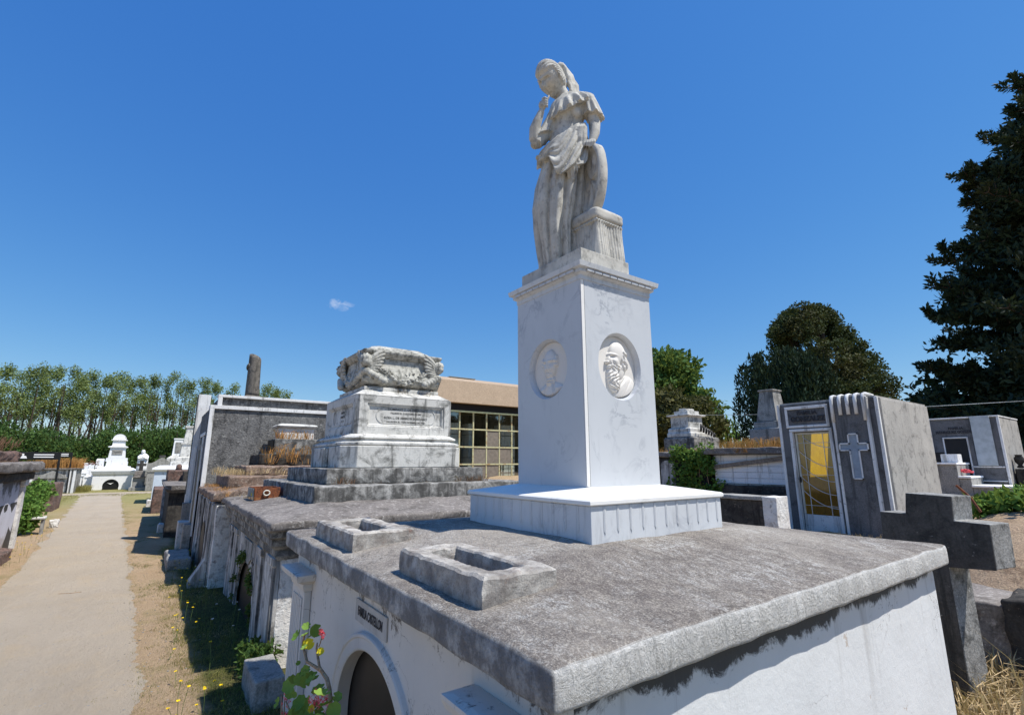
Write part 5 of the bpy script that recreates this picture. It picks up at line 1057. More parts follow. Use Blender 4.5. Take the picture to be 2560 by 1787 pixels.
cr_o = [(1.93, 1.76), (1.93, 2.17), (2.06, 2.17), (2.06, 2.27), (1.93, 2.27), (1.93, 2.41), (1.81, 2.41), (1.81, 2.27), (1.69, 2.27), (1.69, 2.17), (1.81, 2.17), (1.81, 1.76)]
c0 = (1.87, 2.17)
P('cross_inlay', lambda b: b.prism(cr_o, 'x', X0-.066, X0-.0605), 'blue_panel', gz_)
def crframe(b):
    n = len(cr_o)
    for i in range(n):
        (a, z1), (c, z2) = cr_o[i], cr_o[(i+1) % n]; b.box((X0-.085, min(a, c)-.009, min(z1, z2)-.009), (X0-.0665, max(a, c)+.008, max(z1, z2)+.008))
P('cross_frame', crframe, 'white_trim', gz_)
# big concrete cross close by
cs = T('cross_monument', 'massive dark concrete grave cross leaning slightly, behind the right end of the big slab', 'cross', (4.45, .25, 0))
def bigcross(b):
    poly = [(.22, -.1), (.22, 1.17), (-.09, 1.20), (-.10, 1.53), (.13, 1.535), (.115, 1.725), (.455, 1.735), (.48, 1.56), (.69, 1.56), (.70, 1.24), (.44, 1.20), (.46, -.1)]
    poly = [(y-.03+.0*z, z) for y, z in poly]; b.prism(poly, 'x', 4.33, 4.60)
def crs(b):
    bigcross(b)
rc = Matrix.Rotation(radians(-13), 3, 'Z'); pv = Vector((4.33, .11, 0))
tmp = MB(); crs(tmp); tmp.v = [tuple(rc @ (Vector(q)-pv)+pv) for q in tmp.v]; tmp.build('cross_body', 'granite', cs, bevel=.006)
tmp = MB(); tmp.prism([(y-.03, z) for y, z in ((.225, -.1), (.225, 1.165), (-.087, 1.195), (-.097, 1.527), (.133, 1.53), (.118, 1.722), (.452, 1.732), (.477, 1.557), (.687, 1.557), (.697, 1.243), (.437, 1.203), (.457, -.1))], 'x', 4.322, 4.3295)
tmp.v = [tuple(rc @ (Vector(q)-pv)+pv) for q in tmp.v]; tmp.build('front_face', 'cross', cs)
# farther mausoleum
m2 = T('mausoleum', 'farther grey mausoleum with a pale vertical band and dark doorway at the right edge', 'mausoleum', (13.9, 1.8, 1))
BX('body', (13.0, 1.232, .9), (14.66, 2.6, 2.90), 'gonz_side', m2); BX('front_panel', (12.97, 1.25, .9), (12.998, 2.58, 2.88), 'gonz_front', m2)
BX('doorway', (12.955, 1.78, 1.5), (12.968, 2.15, 2.47), 'black', m2); bars('door_frame', [((12.94, 2.15, 1.5), (12.968, 2.175, 2.49)), ((12.94, 1.755, 1.5), (12.968, 1.78, 2.49)), ((12.94, 1.755, 2.492), (12.968, 2.175, 2.515))], 'white_trim', m2)
BX('pale_band', (12.92, 1.36, 1.92), (12.968, 1.665, 2.935), M_flat('pale_blue_grey_paint', (.42, .46, .47), .8), m2); BX('pale_band', (12.92, 2.34, 2.2), (12.968, 2.5, 2.93), M_flat('lilac_grey_paint', (.40, .42, .47), .8), m2)
BX('side_opening', (12.955, 2.19, 1.6), (12.968, 2.56, 2.2), 'dark', m2)
bars('trim', [((12.95, 1.222, .9), (12.999, 1.262, 2.92)), ((12.95, 1.27, 1.88), (12.968, 1.75, 1.91)), ((12.94, 1.22, 2.905), (14.68, 2.62, 2.935)), ((12.95, 1.27, 1.60), (12.968, 1.75, 1.625))], 'white_trim', m2)
text('FAMILIA', 'inscription', 'letter', m2, (12.965, 1.93, 2.70), .07, (0, -1, 0), bold=.004); text('MANRIQUEZ GONZALEZ', 'inscription', 'letter', m2, (12.965, 1.93, 2.62), .075, (0, -1, 0), sx=.8, bold=.005)
tr2 = T('terraced_grave', 'low stepped white-edged terrace grave in front of the farther mausoleum', 'grave', (12.2, 1.6, 1))
for (y0, y1, z) in ((1.80, 2.3, 1.98), (1.62, 1.795, 1.72), (1.0, 1.615, 1.55)):
    BX('terrace', (12.0, y0, .9), (12.85, y1, z-.04), 'grey_conc', tr2); BX('coping', (11.97, y0-.01, z-.038), (12.88, y1+.01, z), 'white_tomb', tr2)
BX('flower_trough', (12.3, 1.83, 1.981), (12.6, 2.1, 2.15), 'white_trim', tr2); bouquet(12.25, 1.75, 1.80, 'pink', 'tiny red grave flowers on the white-edged terrace', 14, .05)
ug = T('iron_railing_grave', 'dark grave with two small urns at the far right edge', 'grave', (14, .9, 1)); RB('slab', (13.3, .2, .9), (15, 1.2, 1.86), 'dark_conc', ug, res=.2, r=.03, amp=.01)
for y in (1.13, .86): P('urn', lambda b: b.lathe((13.45, y, 1.87), [(.03, 0), (.06, .02), (.03, .06), (.07, .12), (.08, .19), (.05, .25), (.065, .27)], 12), 'dark_conc', ug, smooth=True)
# white boarded crypt, its plank, low block, obelisk, ivy wall, balustrade tomb
bc = T('burial_crypt', 'white clapboard-lined crypt with a plank across it and dry orange grass on top', 'crypt', (10, 4.3, 0))
RB('roof_slab', (8.85, 3.1, 2.16), (11.2, 5.36, 2.29), 'roof2', bc, res=.15, r=.02, amp=.015)
BX('wall', (9.06, 3.2, .9), (11, 5.2, 2.158), 'white_trim', bc)
for k in range(5): BX('clapboard', (9.02+.004*(k % 2), 3.2, 1.56+.118*k), (9.055, 5.2, 1.56+.118*k+.112), 'white_tomb', bc, bevel=.004)
P('plank', lambda b: b.prism([(5.22, 1.85), (5.22, 1.93), (3.2, 2.17), (3.2, 2.08)], 'x', 8.96, 9.0), 'wood', bc)
RB('plinth_step', (8.9, 3.15, .9), (9.04, 5.0, 1.53), 'dark_conc', bc, res=.15, r=.02, amp=.015); RB('front_step', (8.4, 3.2, .8), (8.88, 4.6, 1.28), 'grey_conc', bc, res=.15, r=.02, amp=.015)
lb = T('low_wall', 'low dark concrete kerb block with a pale end pillar in front of the clapboard crypt', 'wall', (6.2, 3.5, 0)); RB('coping', (5.98, 2.57, 1.47), (6.3, 4.9, 1.525), 'grey_conc', lb, res=.12, r=.01, amp=.008); RB('panel', (6.02, 2.58, .4), (6.25, 4.9, 1.468), 'dark_conc', lb, res=.12, r=.01, amp=.006); RB('end_pillar', (5.97, 2.37, .4), (6.3, 2.565, 1.53), 'peel_wall', lb, res=.08, r=.01, amp=.008)
ob = T('obelisk', 'truncated grey stone obelisk rising beyond the clapboard crypt', 'obelisk', (11.4, 4.95, 1))
P('obelisk_shaft', lambda b: b.rects([(11.0, 4.72, 11.55, 5.22, 2.97), (11.03, 4.77, 11.42, 5.09, 3.70), (11.0, 4.74, 11.45, 5.12, 3.705), (11.0, 4.74, 11.45, 5.12, 3.74)]), 'grey_conc', ob, bevel=.01); P('obelisk_base', lambda b: b.rects([(10.9, 4.62, 11.7, 5.38, 1.0), (10.9, 4.62, 11.7, 5.38, 2.79), (10.96, 4.68, 11.62, 5.28, 2.80), (10.96, 4.68, 11.62, 5.28, 2.96)]), 'grey_conc', ob, bevel=.015)
iw = T('burial_crypt', 'old dark crypt wall overgrown with ivy, right of the marble pedestal', 'crypt', (10, 6.2, 0)); RB('wall', (9.05, 5.42, .8), (11.5, 7.6, 2.12), 'dark_conc', iw, res=.2, r=.03, amp=.02, fr=3); RB('roof_slab', (8.95, 5.38, 2.12), (11.6, 7.7, 2.24), 'roof2', iw, res=.2, r=.03, amp=.025, fr=3)
P('arched_tablet', lambda b: b.prism([(6.22, 1.4), (6.22, 1.92)]+[(6.42+.2*cos(a), 1.92+.12*sin(a)) for a in np.linspace(0, pi, 9)]+[(6.62, 1.92), (6.62, 1.4)], 'x', 8.99, 9.03), 'old_wall', iw)
bt2 = T('tomb_monument', 'white stepped tomb monument with small balusters, in front of the dark olive bush', 'monument', (12.6, 8.2, 1))
P('base', lambda b: b.rects([(12, 7.72, 13.35, 8.8, 1.0), (12, 7.72, 13.35, 8.8, 2.72), (12.05, 7.77, 13.3, 8.75, 2.76)]), 'base_grey', bt2, bevel=.02)
P('tiers', lambda b: b.rects([(12.03, 7.82, 13.2, 8.68, 2.762), (12.03, 7.82, 13.2, 8.68, 2.86), (12.06, 7.85, 13.1, 8.66, 2.90), (12.06, 7.85, 13.1, 8.66, 3.0), (12.1, 7.9, 12.95, 8.6, 3.04)]), 'tomb_marble', bt2, bevel=.01)
P('die', lambda b: b.rects([(12.12, 7.95, 12.85, 8.58, 3.042), (12.12, 7.95, 12.85, 8.58, 3.37), (12.04, 7.86, 12.95, 8.68, 3.40), (12.04, 7.86, 12.95, 8.68, 3.44), (12.2, 8.0, 12.8, 8.5, 3.46), (12.2, 8.0, 12.8, 8.5, 3.56)]), 'tomb_marble', bt2, bevel=.01)
P('broken_top', lambda b: b.rbox((12.3, 8.1, 3.562), (12.7, 8.4, 3.64), res=.1, r=.03, amp=.02), 'tomb_marble', bt2)
for k in range(6): P('baluster', lambda b: b.tube([(12.35+.13*k, 7.69, 2.90-.03*k), (12.35+.13*k, 7.66, 3.06-.045*k), (12.38+.13*k, 7.69, 3.14-.05*k)], [.03, .04, .02], 6), 'cross', bt2, smooth=True)
kb = T('kerbed_grave', 'pale concrete ledge and dark block grave beyond the concrete cross', 'grave', (5.4, .1, 0)); RB('ledge', (5.05, .02, .3), (5.9, .5, .80), 'roof2', kb, res=.12, r=.02, amp=.02); RB('dark_block', (5.0, -.75, .0), (5.6, .06, .86), 'dark_conc', kb, res=.12, r=.03, amp=.02)
def mound(b):
    R = []; n = 40
    for k in range(13):
        q = 1-k/12*.98; R.append([(7.5+2.0*q*cos(2*pi*i/n)*(1+.15*noise.noise((cos(2*pi*i/n)*2, sin(2*pi*i/n)*2, 1))), -.15+1.55*q*sin(2*pi*i/n), .80+.62*(1-q**2.2)+.05*noise.noise((q*5*cos(2*pi*i/n), q*5*sin(2*pi*i/n), 3))+.12*(7.5+2.0*q*cos(2*pi*i/n)-7.5)) for i in range(n)])
    b.rings(R, False, True)
mb_ = MB(); mound(mb_); tag(mb_.build('earth_mound', 'mound', smooth=True), kind='structure')
sk = tag(MB().tube([(7.0, .68, 1.72), (7.05, .58, 1.58), (7.0, .50, 1.42)], .014, 5).build('rusty_rod', 'rust'), 'thin rusty iron rod sticking out of the dry mound', 'rod')
wr = MB().tube([(14, 9.5, 3.62), (14, 6.8, 3.44), (14, 4.5, 3.33), (14, 2.6, 3.30), (14, .95, 3.27), (14, -2, 3.30)], .008, 4).build('overhead_cable', 'steel'); tag(wr, 'thin overhead cable crossing in front of the dark trees', 'cable')
#SECTION4
# ---------------------------------------------------------------- vegetation helpers
def leaves(b, pts, size, rg, asp=1.6, up_=0.0, dirs=None):
    """one small bent leaf face per point"""
    for i, p in enumerate(pts):
        s_ = size*rg.uniform(.6, 1.3)
        d = Vector((rg.gauss(0, 1), rg.gauss(0, 1), rg.gauss(0, 1)+up_)).normalized() if dirs is None else (Vector(dirs[i])+Vector((rg.gauss(0, .35), rg.gauss(0, .35), rg.gauss(0, .35)))).normalized()
        a = d.orthogonal().normalized(); a = (Matrix.Rotation(rg.uniform(0, 6.28), 3, d) @ a); n = d.cross(a)
        c = Vector(p); k = len(b.v); w = s_*.5
        b.v += [tuple(c), tuple(c+d*s_*asp*.5+a*w+n*w*.3), tuple(c+d*s_*asp), tuple(c+d*s_*asp*.5-a*w+n*w*.3)]; b.f.append((k, k+1, k+2, k+3))
def blob(rg, c, r, n, thick=.35):
    P_ = []
    while len(P_) < n:
        d = Vector((rg.gauss(0, 1), rg.gauss(0, 1), rg.gauss(0, 1))).normalized(); k = 1-thick*rg.random()**1.5
        k *= 1+.22*noise.noise(Vector((d.x*2.6+c[0], d.y*2.6+c[1], d.z*2.6+c[2])))*1.6
        P_.append((c[0]+d.x*r[0]*k, c[1]+d.y*r[1]*k, c[2]+d.z*r[2]*k))
    return P_
def meshobj(b, name, mat): 
    me = bpy.data.meshes.new(name); me.from_pydata([Vector(p) for p in b.v], [], b.f); me.materials.append(m[mat]); return me
def tree_thing(name, label, cat, loc, parts, group=None, scale=1, rot=0):
    t_ = T(name, label, cat, loc, group); t_.scale = (scale if isinstance(scale, tuple) else (scale,)*3); t_.rotation_euler = (0, 0, rot)
    for nm, me in parts: o = bpy.data.objects.new(nm, me); COL.objects.link(o); o.parent = t_
    return t_
def at(px, py, dist): 
    d = ray(px, py); return CAM+d*(dist/hypot(d.x, d.y))
# poplars: four variants, height 1 unit = 1 m for a 14 m tree
def poplar_var(seed):
    rg = random.Random(seed); b = MB(); pts = []
    for k in range(26):
        z = rg.uniform(6.8, 13.4); w = 1.2*sin(pi*min(1, max(.05, (z-5.2)/9.6)))**.7; a = rg.uniform(0, 6.28); q = rg.uniform(.1, 1)*w
        pts += blob(rg, (q*cos(a), q*sin(a), z), (.56, .56, .90), 118, .8)
    for k in range(9): pts += blob(rg, (rg.gauss(0, .9), rg.gauss(0, .9), rg.uniform(4, 6.6)), (.45, .45, .6), 16, .9)
    leaves(b, pts, .135, rg, 1.5); tb_ = MB()
    for k in range(4):
        a = rg.uniform(0, 6.28); x, y = .25*cos(a), .25*sin(a); l = rg.uniform(.3, 1.0)
        tb_.tube([(x, y, -.5), (x*1.5, y*1.5, 3), (x+l*cos(a), y+l*sin(a), 7), (x+l*1.1*cos(a), y+l*1.1*sin(a), 11.5)], [.14, .11, .07, .02], 6)
        for q in range(4):
            z = rg.uniform(3.5, 8); c = rg.uniform(0, 6.28); tb_.tube([(x+l*cos(a)*z/8, y+l*sin(a)*z/8, z), (x+l*cos(a)*z/8+1.0*cos(c), y+l*sin(a)*z/8+1.0*sin(c), z+2.2)], [.045, .012], 4)
    return meshobj(b, 'crown', 'lf_poplar'), meshobj(tb_, 'trunk', 'trunk')
PV = [poplar_var(s_) for s_ in (1, 2, 3, 4)]
tops = [(-20, 915), (28, 905), (62, 925), (93, 904), (126, 916), (151, 909), (191, 912), (214, 930), (244, 925), (272, 932), (298, 925), (334, 933), (362, 940), (390, 932), (435, 927), (477, 939), (514, 942), (545, 950), (590, 957), (640, 960), (665, 958), (695, 965), (722, 975)]
ORD = 'first second third fourth fifth sixth seventh eighth ninth tenth eleventh twelfth thirteenth fourteenth fifteenth sixteenth seventeenth eighteenth nineteenth twentieth twenty-first twenty-second twenty-third twenty-fourth'.split()
for i, (px, py) in enumerate(tops):
    p = at(px, py, 76+4*((i*7) % 3)); v = PV[i % 4]; k = p.z/14.0
    tree_thing('poplar_tree', ORD[i]+' poplar from the left in the row beyond the cemetery', 'tree', (p.x, p.y, 0), (('crown', v[0]), ('trunk', v[1])), 'poplars in the row beyond the cemetery', (1.05, 1.05, k), i*1.3)
def bush_var(seed):
    rg = random.Random(seed); b = MB(); pts = []
    for k in range(26):
        a = rg.uniform(0, 6.28); q = rg.uniform(0, 1.7); z = rg.uniform(.6, 3.1+.0*q)*(1-.12*q); pts += blob(rg, (q*cos(a), q*sin(a), z), (.75, .75, .6), 140, .5)
    leaves(b, pts, .145, rg, 1.3, .3); tb_ = MB()
    for k in range(4): tb_.tube([(.1*k, 0, -.2), (.3*k-.4, .2*k-.3, 1.8), (.6*k-1, .4*k-.6, 3)], [.08, .06, .02], 5)
    return meshobj(b, 'crown', 'lf_bush'), meshobj(tb_, 'trunk', 'trunk')
BV = [bush_var(s_) for s_ in (11, 12, 13)]
for i, (px, py) in enumerate([(-25, 1040), (15, 1032), (48, 1046), (82, 1060), (112, 1052), (140, 1062), (172, 1082), (200, 1090), (232, 1085), (262, 1062), (292, 1046), (322, 1054), (352, 1062), (385, 1046), (418, 1050), (450, 1052), (485, 1046), (520, 1060)]):
    p = at(px, py, 58+3*((i*5) % 3)); v = BV[i % 3]; k = p.z/3.7
    tree_thing('bush', ORD[i]+' dark green bush from the left below the poplar row', 'bush', (p.x, p.y, 0), (('crown', v[0]), ('trunk', v[1])), 'bushes below the poplar row', (1.15, 1.15, k), i*.9)
def crown_tree(name, label, cat, base, blobs, mat, size, n, seed, trunk=.25, up_=.2, asp=1.5, thick=.35, hgt=None):
    rg = random.Random(seed); t_ = T(name, label, cat, base); b = MB(); pts = []
    tot = sum(r[0]*r[2]+r[1]*r[2] for c, r in blobs)
    for c, r in blobs: pts += blob(rg, c, r, max(20, int(n*(r[0]*r[2]+r[1]*r[2])/tot)), thick)
    leaves(b, pts, size, rg, asp, up_); b.build('crown', mat, t_)
    tb_ = MB(); top = max(c[2] for c, r in blobs)
    tb_.tube([(base[0], base[1], base[2]-.3), (base[0]+.1, base[1], base[2]+(top-base[2])*.5), (base[0], base[1]+.1, top)], [trunk, trunk*.7, trunk*.2], 8)
    for c, r in blobs[::3]: tb_.tube([(base[0], base[1], base[2]+(c[2]-base[2])*.55), c], [trunk*.35, trunk*.1], 5)
    tb_.build('trunk', 'trunk', t_); return t_
def scatter(seed, n, fn):
    rg = random.Random(seed); return [fn(rg, i) for i in range(n)]
# broad tree behind the pedestal, with the olive bush in front
def fR(rg, i):
    th = rg.uniform(0, 6.28); q = rg.random()**.5; z = rg.uniform(3.2, 9.6); w = 3.1*sqrt(max(.05, 1-((z-5.6)/4.6)**2)); return ((28.6+w*q*cos(th), 21.6+w*q*sin(th), z), (1.0, 1.0, .8))
crown_tree('broadleaf_tree', 'bright green rounded broadleaf tree right behind the marble pedestal', 'tree', (28.4, 21.8, 1.3), scatter(21, 46, fR)+[((31.0, 18.8, z), (.7, .7, .7)) for z in (3.6, 4.6, 5.6)], 'lf_green', .26, 11000, 5, .3)
def fO(rg, i):
    th = rg.uniform(0, 6.28); q = rg.random()**.5*1.9; z = rg.uniform(2.0, 5.7)-.25*q; return ((23.2+q*cos(th), 16.6+q*sin(th)*1.1, z), (.85, .85, .65))
crown_tree('olive_bush', 'olive-brown fine-leaved bushy tree behind the balustered tomb', 'tree', (23.2, 16.6, 1.3), scatter(22, 34, fO), 'lf_olive', .17, 11000, 6, .15, .5, 1.9)
# weeping willow-like strands on the right edge of that tree
b = MB(); rg = random.Random(9); pts = []; dd = []
for k in range(20):
    x, y, z = 24.9+rg.uniform(-.5, .5), 14.4+rg.uniform(-.9, .5), rg.uniform(3.4, 4.6); L = rg.uniform(1.2, 2.4)
    for q in range(26): pts.append((x+rg.gauss(0, .03)+.12*q/26, y+rg.gauss(0, .03)-.1*q/26, z-L*q/26)); dd.append((.1, 0, -1))
leaves(b, pts, .09, rg, 2.6, 0, dd); wt_ = T('weeping_shrub', 'thin hanging bright green shoots at the right side of the olive bush', 'shrub', (24.8, 14.3, 1.3)); b.build('hanging_shoots', 'lf_ivy', wt_)
MB().tube([(24.8, 14.3, 1.2), (24.85, 14.35, 3), (24.9, 14.4, 4.5)], [.06, .05, .02], 6).build('stem', 'trunk', wt_)
# columnar yew
b = MB(); rg = random.Random(14); pts = []; dd = []
cols = []
for k in range(66):
    y = rg.uniform(8.2, 11.5); x = 22.6+rg.uniform(-1.3, 1.3); top = 7.1-.10*(y-9.8)**2-.3*rg.random()-(.45*max(0, 9.1-y)); cols.append((x, y, top, rg.uniform(.26, .42)))
cols += [(21.9, 11.85, 5.2, .26), (22.1, 11.6, 6.2, .3), (21.9, 11.5, 6.6, .3)]
for x, y, top, r in cols:
    for q in range(400):
        t_ = rg.random()**.8; z = 1.2+(top-1.2)*t_; w = r*(1-.0*t_)*(1.0 if t_ < .85 else (1-t_)/.15+.08); a = rg.uniform(0, 6.28); pts.append((x+w*cos(a)*rg.uniform(.8, 1.1), y+w*sin(a)*rg.uniform(.8, 1.1), z)); dd.append((.25*cos(a), .25*sin(a), 1))
leaves(b, pts, .075, rg, 3.0, 0, dd); yw = T('yew_tree', 'broad dark columnar yew with upright plumes behind the obelisk', 'tree', (22.6, 9.9, 1.3)); b.build('crown', 'lf_yew', yw)
P('trunk', lambda b: b.tube([(22.6, 9.9, 1), (22.6, 9.9, 3), (22.6, 9.8, 6)], [.35, .3, .1], 8), 'trunk', yw)
# dark cypress dome behind it
def fC(rg, i):
    th = rg.uniform(0, 6.28); z = 3.0+10.9*rg.random()**.85; q = .55+.45*rg.random()**.4
    lo = np.interp(z, [2, 6.5, 9, 11, 12.8, 14], [10.2, 11.0, 12.2, 13.2, 14.3, 15.4]); hi = np.interp(z, [2, 6, 12, 14], [18.6, 18.6, 18.2, 17.3]); yc, w = (lo+hi)/2, (hi-lo)/2
    return ((40.5+w*cos(th)*q*1.2, yc+w*sin(th)*q, z), (.95, .95, .62))
crown_tree('conifer_tree', 'big dark rounded conifer with brownish lit clumps behind the yew', 'tree', (40.5, 15, 1.3), scatter(33, 165, fC), 'lf_conifer', .135, 80000, 8, .5, .1, 1.4, .4)
# the spiky conifer at the right edge
TR = at(2860, 900, 24); TR.z = 1.2
def araucaria():
    rg = random.Random(44); nb = MB(); br = MB(); pts = []; dd = []
    t_ = T('araucaria_tree', 'tall dark spiky conifer with upcurled branches at the right edge', 'tree', tuple(TR))
    def limb(a, tip, r0=.07, fingers=True, dens=1.):
        L = (tip-a).length; sag = -L*.12; path = []
        n = 12
        for i in range(n+1):
            q = i/n; p = a.lerp(tip, q); p.z += sag*sin(pi*q*.9)*1.4*(1-q)+(q**4)*.10*L-(.10*L*q**4)
            path.append(p+Vector((rg.gauss(0, .04), rg.gauss(0, .04), rg.gauss(0, .03)))*(1 if 0 < i < n else 0))
        br.tube(path, [r0*(1-.8*i/n) for i in range(n+1)], 6)
        def bush(path_, r, d_):
            for i in range(len(path_)-1):
                sd = path_[i+1]-path_[i]; sl_ = sd.length; sdn = sd.normalized()
                for q in range(int(d_*sl_*dens)):
                    o = Vector((rg.gauss(0, 1), rg.gauss(0, 1), rg.gauss(0, 1))); o = (o-sdn*o.dot(sdn)).normalized()
                    pts.append(path_[i]+sd*rg.random()+o*r*rg.uniform(.1, .6)); dd.append(o*.8+sdn*.9)
        bush(path[3:], .13, 260)
        if fingers:
            for i in range(4, n+1):
                for s_ in range(2):
                    if rg.random() < .85:
                        base = path[i]; out_ = (tip-a).normalized(); side = Vector((-out_.y, out_.x, 0))*(1 if s_ else -1)
                        l = rg.uniform(.35, .75)*(1.2-.5*i/n); e1 = base+(out_*.4+side*.7+Vector((0, 0, .1)))*l*.6; e2 = e1+(out_*.35+side*.25+Vector((0, 0, .75)))*l*.7
                        fp = [base, base.lerp(e1, .6), e1, e1.lerp(e2, .6), e2]; br.tube(fp, [.02, .018, .016, .012, .006], 4); bush(fp[1:], .10, 260)
    tips = [(2444, 429), (2424, 476), (2430, 511), (2454, 549), (2373, 625), (2435, 628), (2386, 719), (2325, 787), (2400, 800), (2370, 863), (2494, 450), (2545, 412), (2470, 600), (2410, 740), (2350, 800), (2500, 500), (2335, 925), (2400, 960), (2556, 275), (2552, 355), (2390, 760), (2420, 690), (2480, 560), (2450, 700), (2440, 850), (2510, 620), (2500, 760)]
    for px, py in tips:
        tip = at(px, py, 24+rg.uniform(-2.2, .5)); a = Vector((TR.x+rg.gauss(0, .2), TR.y+rg.gauss(0, .2), tip.z-.2)); limb(a, tip)
    for k in range(44):                    # the rest of the whorls, all round
        z = 2.6+k*.33; L = 1.45*sqrt(max(.01, 15.2-z))+rg.uniform(0, .8)*(1 if z < 13 else .2)
        th = k*2.4
        if z > 14.8: break
        if sin(th-atan2(-TR.y, -TR.x)+1.3) > .95: continue
        a = Vector((TR.x, TR.y, z)); tip = a+Vector((cos(th)*L, sin(th)*L, .7))
        dcam = at(2395, 700, 24); 
        limb(a, tip, dens=.55)
    ip = []
    for k in range(400):                   # dense inner foliage
        z = 1.8+12.6*rg.random()**1.2; w = 1.55*sqrt(max(.05, 14.6-z))*rg.uniform(.3, 1)**.6; th = rg.uniform(0, 6.28); ip += blob(rg, (TR.x+w*cos(th), TR.y+w*sin(th), z), (.62, .62, .36), 110, .6)
    ib = MB(); leaves(ib, ip, .10, rg, 2.6, .8); nb.v += ib.v; nb.f += ib.f
    leaves(nb, pts, .075, rg, 2.4, 0, dd); nb.build('crown', 'lf_arau', t_); br.build('branches', 'trunk', t_)
    P('trunk', lambda b: b.tube([(TR.x, TR.y, .8), (TR.x, TR.y, 8), (TR.x+.1, TR.y, 15.6)], [.5, .36, .05], 10), 'trunk', t_)
araucaria()
for i, (px, py, d_, n_, lab) in enumerate(((2470, 985, 26, 34, 'dark leafy mass of broad shrubs under the spiky conifer'), (2360, 975, 29, 16, 'grey-green shrub left of the spiky conifer, above the mausoleum roof'))):
    p = at(px, py, d_); rg = random.Random(70+i); w = 2.2 if i == 0 else 1.3
    bl = [((p.x+rg.uniform(-w, w), p.y+rg.uniform(-w, w)*.8, rg.uniform(1.6, p.z-.5)), (.8, .8, .6)) for _ in range(n_)]
    crown_tree('shrub', lab, 'shrub', (p.x, p.y, 1.2), bl, 'lf_olive' if i else 'lf_yew', .16, 9000 if i == 0 else 3500, 80+i, .12, .3, 1.7)
p = at(2560, 1030, 25)
crown_tree('shrub', 'blackish shrub filling the gap below the spiky conifer at the right edge', 'shrub', (p.x, p.y, 1.2), [((p.x+x, p.y+y, z), (1.1, 1.1, .9)) for x in (-1.2, 0, 1.2) for y in (-1.6, 0, 1.6) for z in (2, 3.4, 4.6)], 'lf_yew', .18, 9000, 91, .15)
# leafy bush on the left, ivy, shrub on the mound, weed at the crypt corner
rg = random.Random(5)
crown_tree('leafy_bush', 'vivid green leafy bush growing against the tombs left of the path', 'bush', (-3.85, 19.6, 0), [((-3.95+.15*rg.uniform(-1, 1), 18.6+.22*k+rg.uniform(-.1, .1), .25+.07*k+.35*(q)), (.30, .30, .26)) for k in range(10) for q in range(2)], 'lf_ivy', .085, 3600, 51, .03, .5, 1.3)
b = MB(); pts = []; rg = random.Random(6)
for k in range(30):
    y = rg.uniform(5.25, 6.15) if k < 20 else rg.uniform(4.9, 6.3); z = rg.uniform(1.75, 2.32) if k < 20 else rg.uniform(1.38, 1.62); pts += blob(rg, (8.93, y, z-(.0)), (.14, .2, .14), 85, .6)
leaves(b, pts, .055, rg, 1.3, .1); iv = T('ivy', 'ivy spilling down the dark crypt wall right of the pedestal', 'ivy', (8.9, 5.7, 1.4)); b.build('ivy_leaves', 'lf_ivy', iv)
P('ivy_stems', lambda b: [b.tube([(8.98, 5.3+.2*k, 1.1), (8.95, 5.35+.2*k, 1.7), (8.96, 5.3+.18*k, 2.25)], .008, 4) for k in range(4)], 'stemb', iv)
rg = random.Random(61)
crown_tree('shrub', 'yellow-green leafy shrub sprouting on the dry mound at the right edge', 'shrub', (8.0, .45, 1.2), [((8+rg.uniform(-.5, .5), .75-.07*k+rg.uniform(-.1, .1), 1.38+rg.uniform(0, .05)+.16*exp(-((k-7)/3.5)**2)), (.22, .13, .12)) for k in range(18)], 'lf_ivy', .06, 2300, 52, .02, .4, 1.8)
rg = random.Random(62)
crown_tree('corner_weed', 'dark green weed clump at the foot of the nearest old crypt corner', 'weed', (.0, 4.5, 0), [((.02+rg.uniform(-.1, .12), 4.45+rg.uniform(-.1, .6), .06+rg.uniform(0, .14)), (.09, .09, .08)) for k in range(12)], 'lf_bush', .03, 900, 53, .01, .6, 2)
b = MB(); pts = []; rg = random.Random(8)
for k in range(26):
    a = rg.uniform(-.2, pi+.2); pts += blob(rg, (.11, 6.52-.80*cos(a), max(.05, .12+.66*sin(a))), (.03, .07, .07), 22, .7)
leaves(b, pts, .03, rg, 1.5, -.3); vn = T('ivy', 'dark creeper fringing the arched door of the neighbour crypt', 'ivy', (.1, 6.5, 0)); b.build('ivy_leaves', 'lf_bush', vn)
# ---- grasses (nobody could count these)
def blades(name, mat, spots, label, seed=1, parent=None):
    """spots: (x,y,z,n,h,spread,lean)"""
    rg = random.Random(seed); b = MB()
    for x, y, z, n, h, sp_, ln in spots:
        for _ in range(n):
            a = rg.uniform(0, 6.28); q = rg.random()**.6*sp_; p = Vector((x+q*cos(a), y+q*sin(a), z-.01)); hh = h*rg.uniform(.4, 1.15); l = ln*hh*rg.uniform(.2, 1.3); da = a+rg.gauss(0, .8); d = Vector((cos(da), sin(da), 0)); w = max(.0016, .007*min(1, hh*3))*rg.uniform(.7, 1.3); s_ = Vector((-sin(da+1), cos(da+1), 0))*w
            p1 = p+d*l*.3+Vector((0, 0, hh*.6)); p2 = p+d*l+Vector((0, 0, hh*(.95-.3*min(1, ln)))); k = len(b.v)
            b.v += [tuple(p-s_), tuple(p+s_), tuple(p1+s_*.8), tuple(p1-s_*.8), tuple(p2)]; b.f += [(k, k+1, k+2, k+3), (k+3, k+2, k+4)]
    o = b.build(name, mat); tag(o, label, 'grass', kind='stuff'); return o
rg = random.Random(3)
